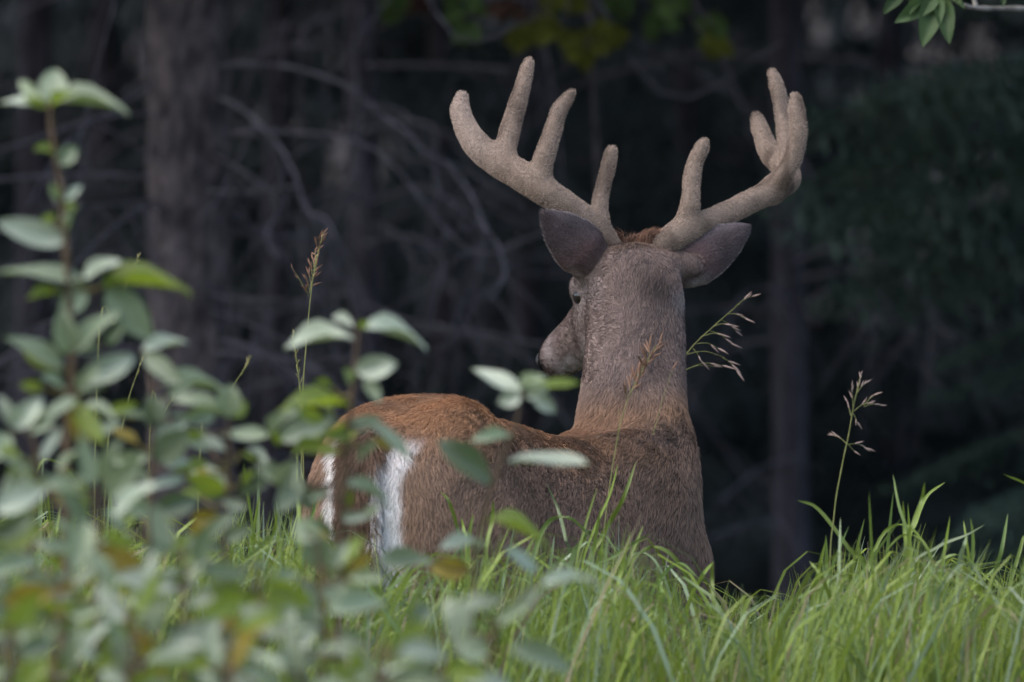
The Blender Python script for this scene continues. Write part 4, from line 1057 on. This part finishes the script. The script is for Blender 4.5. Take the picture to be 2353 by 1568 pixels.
stalk('drooping pink-seeded grass panicle beside the deer neck', [(1400, 1500), (1440, 1150), (1500, 930), (1580, 810), (1640, 750), (1700, 698)], 17.95,
      [(1690, 705, 1728, 682, 3, 24), (1670, 722, 1712, 732, 3, 24), (1655, 735, 1690, 760, 3, 26), (1640, 750, 1678, 748, 2, 24), (1630, 760, 1680, 790, 3, 26), (1618, 772, 1660, 770, 2, 24), (1600, 790, 1650, 800, 2, 26), (1592, 800, 1612, 830, 2, 24),
       (1575, 815, 1665, 822, 0, 20), (1660, 822, 1692, 850, 4, 30), (1575, 850, 1660, 840, 2, 30), (1560, 860, 1640, 842, 1, 28)], 'seed_pink', .0012, seed=3)
br = []
for i in range(14):
    u = i / 13; x = 1445 + 58 * u; y = 905 - 105 * u
    br.append((x - 6, y + 16, x + (12 if i % 2 else -6), y - 10, 3, 30))
stalk('brown grass panicle standing in front of the deer neck', [(1360, 1500), (1385, 1250), (1405, 1090), (1432, 950), (1470, 860), (1508, 792)], 16.7, br + [(1500, 1000, 1545, 850, 1, 26), (1420, 1000, 1424, 940, 1, 20)], 'seed_brown', .0009, seed=4)
stalk('single tall grass stalk with pink seed sprays above the thick clump', [(1905, 1420), (1916, 1190), (1935, 1070), (1950, 1000), (1962, 930), (1976, 868)], 16.6,
      [(1946, 1020, 1912, 1000, 4, 18), (1945, 1020, 1962, 1036, 1, 18), (1945, 1022, 1992, 1030, 4, 20), (1960, 950, 1970, 970, 2, 18), (1962, 945, 2000, 925, 3, 20), (1985, 932, 2015, 905, 4, 18), (1985, 935, 2022, 932, 2, 22), (1965, 920, 1975, 880, 4, 20), (1968, 905, 1990, 880, 3, 18), (1960, 935, 1958, 890, 4, 18), (1955, 955, 1948, 925, 3, 18), (1972, 885, 1978, 862, 3, 14)], 'seed_pink', .0011, seed=6)

# ------------------------------------------------------------------ saplings in front
SAP = {}
def sapling(key, label, pl, Y, r=0.006, mat='stem', Y1=None):
    Y -= 0.28
    pts = [at(x, y, Y) for x, y in pl]
    root = Vector((pts[0].x + 0.3 * (pts[0].x - pts[1].x), Y, float(ground_z(pts[0].x, Y))))
    t = thing('broadleaf_sapling', label, 'sapling', root, 'leafy saplings in front of the deer')
    full = [tuple(root - Vector((0, 0, .05)))] + [tuple(p) for p in pts]
    obj('stem', branch_mesh(full, r * .95, r * .36, root, 0, len(pl), 6, 7), M[mat], t)
    SAP[key] = dict(t=t, S=spline(full, 8), Y=Y, n=0)
    return t
def sleaf(key, bx, by, tx, ty, w, kind, shape=None, dy=0.0):
    s = SAP[key]; Y = s['Y'] + dy
    dep = lrng.uniform(-.05, .03)
    base = at(bx, by, Y); tip = at(tx, ty, Y + dep)
    # leaf stalk back to the nearest lower point of the stem
    S = s['S']; dd = np.linalg.norm(S - np.array(base), axis=1) + 0.6 * np.clip(S[:, 2] - base.z, 0, None)
    j = int(dd.argmin()); near = Vector(S[j])
    if (near - base).length > 0.006:
        mid = near.lerp(base, .55) + Vector((0, 0, -.10 * (near - base).length))
        obj('twig', branch_mesh([tuple(near), tuple(mid), tuple(base)], 0.0022, 0.0012, s['t'].location, 0, j, 4, 5), M['stemg' if kind in 'gy' else 'stem'], s['t'])
    place_leaf(s['t'], base, tip, w * k(Y), kind, shape)
    s['n'] += 1

sapling('A', 'tallest sapling with a leafy crown tip, in front of the thick trunk', [(150, 1700), (152, 1100), (166, 850), (160, 700), (150, 560), (142, 450), (132, 380), (118, 300), (114, 238)], 13.7, .0065)
A = [(112, 240, -8, 222, 26, 'w', 'arch'), (118, 236, 128, 156, 68, 'p', 'flat'), (100, 236, 42, 184, 30, 'p', 'flat'), (122, 236, 284, 218, 25, 'p', 'arch'), (114, 245, 55, 225, 22, 'g', 'flat'), (118, 243, 165, 212, 22, 'g', 'flat'),
     (128, 378, 178, 338, 44, 'd', 'flat'), (122, 350, 88, 335, 12, 'g', None), (134, 462, 108, 418, 24, 'p', None), (146, 465, 186, 424, 22, 'w', None), (148, 470, 175, 480, 18, 'g', None),
     (152, 556, -12, 508, 62, 'w', 'curl'), (96, 512, 128, 492, 24, 'g', None), (150, 545, 172, 470, 14, 'p', None),
     (202, 658, -6, 598, 30, 'p', 'arch'), (190, 640, 278, 598, 32, 'w', None), (234, 656, 425, 624, 20, 'g', 'arch'), (246, 658, 350, 782, 82, 'd', 'flat'), (196, 660, 138, 726, 58, 'p', None), (150, 672, 62, 682, 18, 'g', None), (240, 660, 285, 640, 26, 'g', None),
     (164, 816, 140, 712, 62, 'p', 'flat'), (166, 814, 276, 712, 44, 'p', 'flat'), (244, 790, 286, 746, 28, 'p', None), (145, 846, 26, 766, 40, 'p', 'arch'), (140, 852, 50, 800, 42, 'g', 'flat'), (176, 878, 314, 818, 62, 'w', 'flat'),
     (170, 800, 235, 800, 30, 'p', None), (148, 888, 95, 866, 24, 'p', None), (100, 892, 48, 884, 28, 'g', None), (180, 900, 250, 880, 26, 'd', None), (160, 930, 200, 1040, 42, 'y', None), (172, 930, 240, 1020, 48, 'g', None), (165, 915, 175, 970, 30, 'y', None)]
for l in A: sleaf('A', *l)
sapling('B', 'sapling with three broad pale leaves at its tip, before the thick trunk', [(330, 1700), (345, 1200), (352, 1000), (348, 900), (335, 815)], 13.9, .005)
B = [(325, 806, 432, 782, 30, 'w', 'flat'), (330, 812, 422, 884, 46, 'p', 'flat'), (372, 884, 528, 872, 30, 'p', 'arch'), (348, 985, 345, 905, 36, 'd', None), (356, 1000, 366, 918, 48, 'd', None), (250, 946, 316, 928, 28, 'g', None), (352, 1020, 430, 966, 36, 'w', None), (360, 1060, 432, 985, 72, 'd', 'flat'),
     (345, 1050, 250, 1060, 40, 'p', 'arch'), (345, 1110, 300, 1060, 34, 'p', None), (350, 1120, 430, 1092, 28, 'w', None), (345, 1180, 270, 1140, 50, 'p', None), (350, 1170, 460, 1150, 56, 'd', None)]
for l in B: sleaf('B', *l)
sapling('E', 'small sapling with white-backed leaf pairs at the edge of the shrub group', [(60, 1700), (72, 1250), (88, 1080), (70, 1000), (45, 985)], 13.5, .005)
for l in [(40, 992, -5, 908, 32, 'w', None), (24, 985, 90, 922, 52, 'w', None), (100, 962, 178, 918, 28, 'p', None), (20, 1000, -30, 1060, 60, 'p', None), (95, 1060, 145, 985, 26, 'w', None), (60, 1080, -10, 1150, 40, 'w', None), (50, 1090, 0, 1190, 40, 'p', None), (80, 1150, 10, 1240, 60, 'g', None), (90, 1130, 160, 1090, 26, 'p', None), (85, 1200, 30, 1280, 50, 'p', None)]: sleaf('E', *l)
sapling('F', 'sapling with one round pale leaf turned to the light at its tip', [(500, 1700), (515, 1300), (524, 1100), (526, 1000), (522, 960)], 14.0, .005)
for l in [(522, 962, 408, 898, 26, 'p', 'arch'), (522, 960, 530, 884, 66, 'p', 'flat'), (528, 958, 568, 924, 40, 'g', None), (445, 990, 516, 1040, 28, 'w', None), (524, 1120, 430, 1066, 50, 'w', 'arch'), (516, 1134, 428, 1094, 52, 'g', None), (512, 1150, 572, 1168, 30, 'w', None), (440, 1192, 508, 1188, 40, 'y', None), (455, 1195, 465, 1236, 48, 'y', None), (514, 1240, 580, 1210, 36, 'p', None), (512, 1260, 450, 1250, 30, 'p', None)]: sleaf('F', *l)
sapling('C', 'sapling with two pale wing-like leaves at its tip, beside the deer rump', [(772, 1700), (785, 1250), (798, 1020), (806, 940), (815, 850), (823, 756)], 14.0, .0055)
for l in [(812, 778, 646, 768, 42, 'w', 'arch'), (812, 752, 764, 724, 26, 'w', None), (830, 752, 986, 768, 30, 'w', 'arch'), (826, 752, 852, 738, 20, 'g', None), (815, 852, 912, 836, 58, 'w', 'flat'), (840, 860, 872, 925, 34, 'p', None), (808, 876, 792, 848, 26, 'p', None), (806, 934, 648, 908, 26, 'g', 'arch'),
          (795, 985, 872, 962, 36, 'p', None), (800, 990, 760, 1000, 44, 'g', None), (850, 975, 952, 1045, 32, 'p', 'arch'), (636, 1008, 772, 960, 54, 'w', 'flat'), (620, 1002, 504, 992, 32, 'p', 'arch'), (622, 1000, 662, 940, 26, 'p', None), (700, 978, 662, 918, 26, 'p', None), (645, 1018, 614, 994, 22, 'g', None), (672, 1028, 774, 1038, 36, 'g', None),
          (640, 1122, 694, 1048, 60, 'w', None), (664, 1112, 588, 1060, 44, 'p', None), (690, 1100, 640, 1175, 56, 'p', None), (700, 1110, 712, 1170, 46, 'd', None), (790, 1110, 908, 1142, 26, 'p', 'arch'), (792, 1120, 800, 1170, 34, 'g', None), (780, 1190, 846, 1186, 28, 'w', None)]: sleaf('C', *l)
sapling('D', 'sapling tipped with a rosette of white leaves, between deer rump and neck', [(1078, 1700), (1090, 1340), (1112, 1180), (1150, 1060), (1188, 965), (1196, 900)], 14.15, .0048)
for l in [(1198, 906, 1084, 834, 36, 'w', 'arch'), (1206, 902, 1332, 876, 24, 'g', 'flat'), (1200, 906, 1146, 926, 42, 'w', None), (1205, 910, 1262, 890, 38, 'w', None), (1225, 905, 1276, 948, 36, 'w', None), (1196, 890, 1250, 868, 26, 'p', None), (1178, 1006, 1094, 998, 26, 'p', None),
          (1130, 1114, 1008, 1010, 64, 'd', 'flat'), (1170, 1062, 1352, 1060, 28, 'w', 'flat'), (1120, 1194, 1262, 1224, 22, 'g', 'arch'), (1116, 1252, 1010, 1256, 26, 'w', None), (1095, 1260, 1122, 1250, 26, 'w', None), (1160, 1262, 1238, 1312, 34, 'w', None), (1000, 1294, 862, 1302, 46, 'p', None), (1082, 1312, 984, 1302, 52, 'y', None)]: sleaf('D', *l)
sapling('G', 'low sapling with broad drooping sage leaves, in front of the deer tail', [(745, 1700), (742, 1440), (735, 1320), (728, 1240)], 13.4, .005)
for l in [(700, 1222, 772, 1334, 74, 'p', None), (735, 1240, 680, 1200, 60, 'p', None), (800, 1336, 842, 1268, 30, 'y', None), (822, 1290, 790, 1340, 44, 'p', None), (760, 1330, 790, 1404, 60, 'p', None), (892, 1392, 756, 1402, 48, 'p', None), (760, 1320, 835, 1230, 40, 'g', None), (740, 1400, 640, 1440, 54, 'p', None), (740, 1450, 680, 1400, 40, 'w', None)]: sleaf('G', *l)
sapling('H', 'low sapling with long pale leaves spreading over the grass under the deer flank', [(1120, 1700), (1130, 1500), (1150, 1420), (1200, 1360)], 13.3, .004)
for l in [(1242, 1342, 1368, 1330, 28, 'w', None), (1192, 1402, 1252, 1352, 36, 'w', None), (1082, 1452, 1018, 1370, 64, 'p', None), (1140, 1432, 1234, 1392, 34, 'p', None), (1172, 1490, 1324, 1532, 58, 'p', 'arch'), (942, 1434, 992, 1392, 52, 'd', None), (1080, 1400, 1160, 1370, 28, 'd', None), (1120, 1500, 1040, 1480, 60, 'p', None)]: sleaf('H', *l)

# more low saplings making up the shrubbery
grg = random.Random(61)
low = [(-40, 1180, 13.2, 'low sapling at the far side of the white-backed leaf pairs, mostly grey-green'), (215, 1120, 13.3, 'leafy sapling crowded between the tallest sapling and its broad-leaved neighbour'),
       (420, 1260, 13.1, 'low bushy sapling under the yellow-green leaf of the round-leaved sapling'), (590, 1300, 13.2, 'low sapling with turning leaves between the round-leaved and wing-leaved saplings'),
       (130, 1330, 12.9, 'low sapling with grey and orange leaves at the foot of the tallest sapling'), (300, 1400, 12.8, 'knee-high sapling with blurred grey-green leaves at the shrubbery front'),
       (520, 1440, 12.7, 'knee-high sapling with a dark stem and olive leaves at the shrubbery front'), (690, 1470, 12.7, 'knee-high sapling with sparse pale leaves at the front, under the drooping sage leaves'),
       (880, 1470, 12.6, 'low sapling with one very broad pale leaf in front of the deer haunch'), (1010, 1500, 12.7, 'low sapling with dull green leaves beside the very broad pale leaf'),
       (20, 1440, 12.7, 'lowest grey-leaved sapling at the outer corner of the shrubbery')]
for i, (x, y, Y, lab) in enumerate(low):
    key = 'L%d' % i
    sapling(key, lab, [(x + grg.uniform(-15, 15), 1700), (x + grg.uniform(-12, 12), (y + 1700) / 2), (x + 5, y + 60), (x, y)], Y, .0048)
    yy = y
    side = 1
    while yy < 1640:
        for sdx in (-1, 1):
            if grg.random() < .12: continue
            Ll = grg.uniform(70, 150); an = math.radians(grg.uniform(-35, 55)) if grg.random() < .75 else math.radians(grg.uniform(55, 80))
            kd = grg.choices('pwdgyo', (32, 16, 20, 24, 8, 0))[0]
            bx = x + sdx * grg.uniform(2, 45); by = yy + grg.uniform(-15, 15)
            sleaf(key, bx, by, bx + sdx * Ll * math.cos(an), by - Ll * math.sin(an), Ll * grg.uniform(.2, .55), kd, None, grg.uniform(-.12, .12))
        yy += grg.uniform(24, 40)
# small leaves filling the middle of the taller saplings
for key, n in (('A', 30), ('B', 26), ('E', 22), ('F', 24), ('C', 20), ('G', 12)):
    S = SAP[key]['S']; pxs, pys = px_of(S)
    for i in range(n):
        py = grg.uniform(max(880, pys.min() + 60), 1540); px = float(np.interp(-py, -pys, pxs))
        sdx = grg.choice((-1, 1)); Ll = grg.uniform(38, 92); an = math.radians(grg.uniform(-40, 60))
        bx = px + sdx * grg.uniform(8, 70); by = py + grg.uniform(-10, 10)
        sleaf(key, bx, by, bx + sdx * Ll * math.cos(an), by - Ll * math.sin(an), Ll * grg.uniform(.18, .5), grg.choices('pwdgy', (30, 18, 18, 28, 6))[0], None, grg.uniform(-.08, .14))
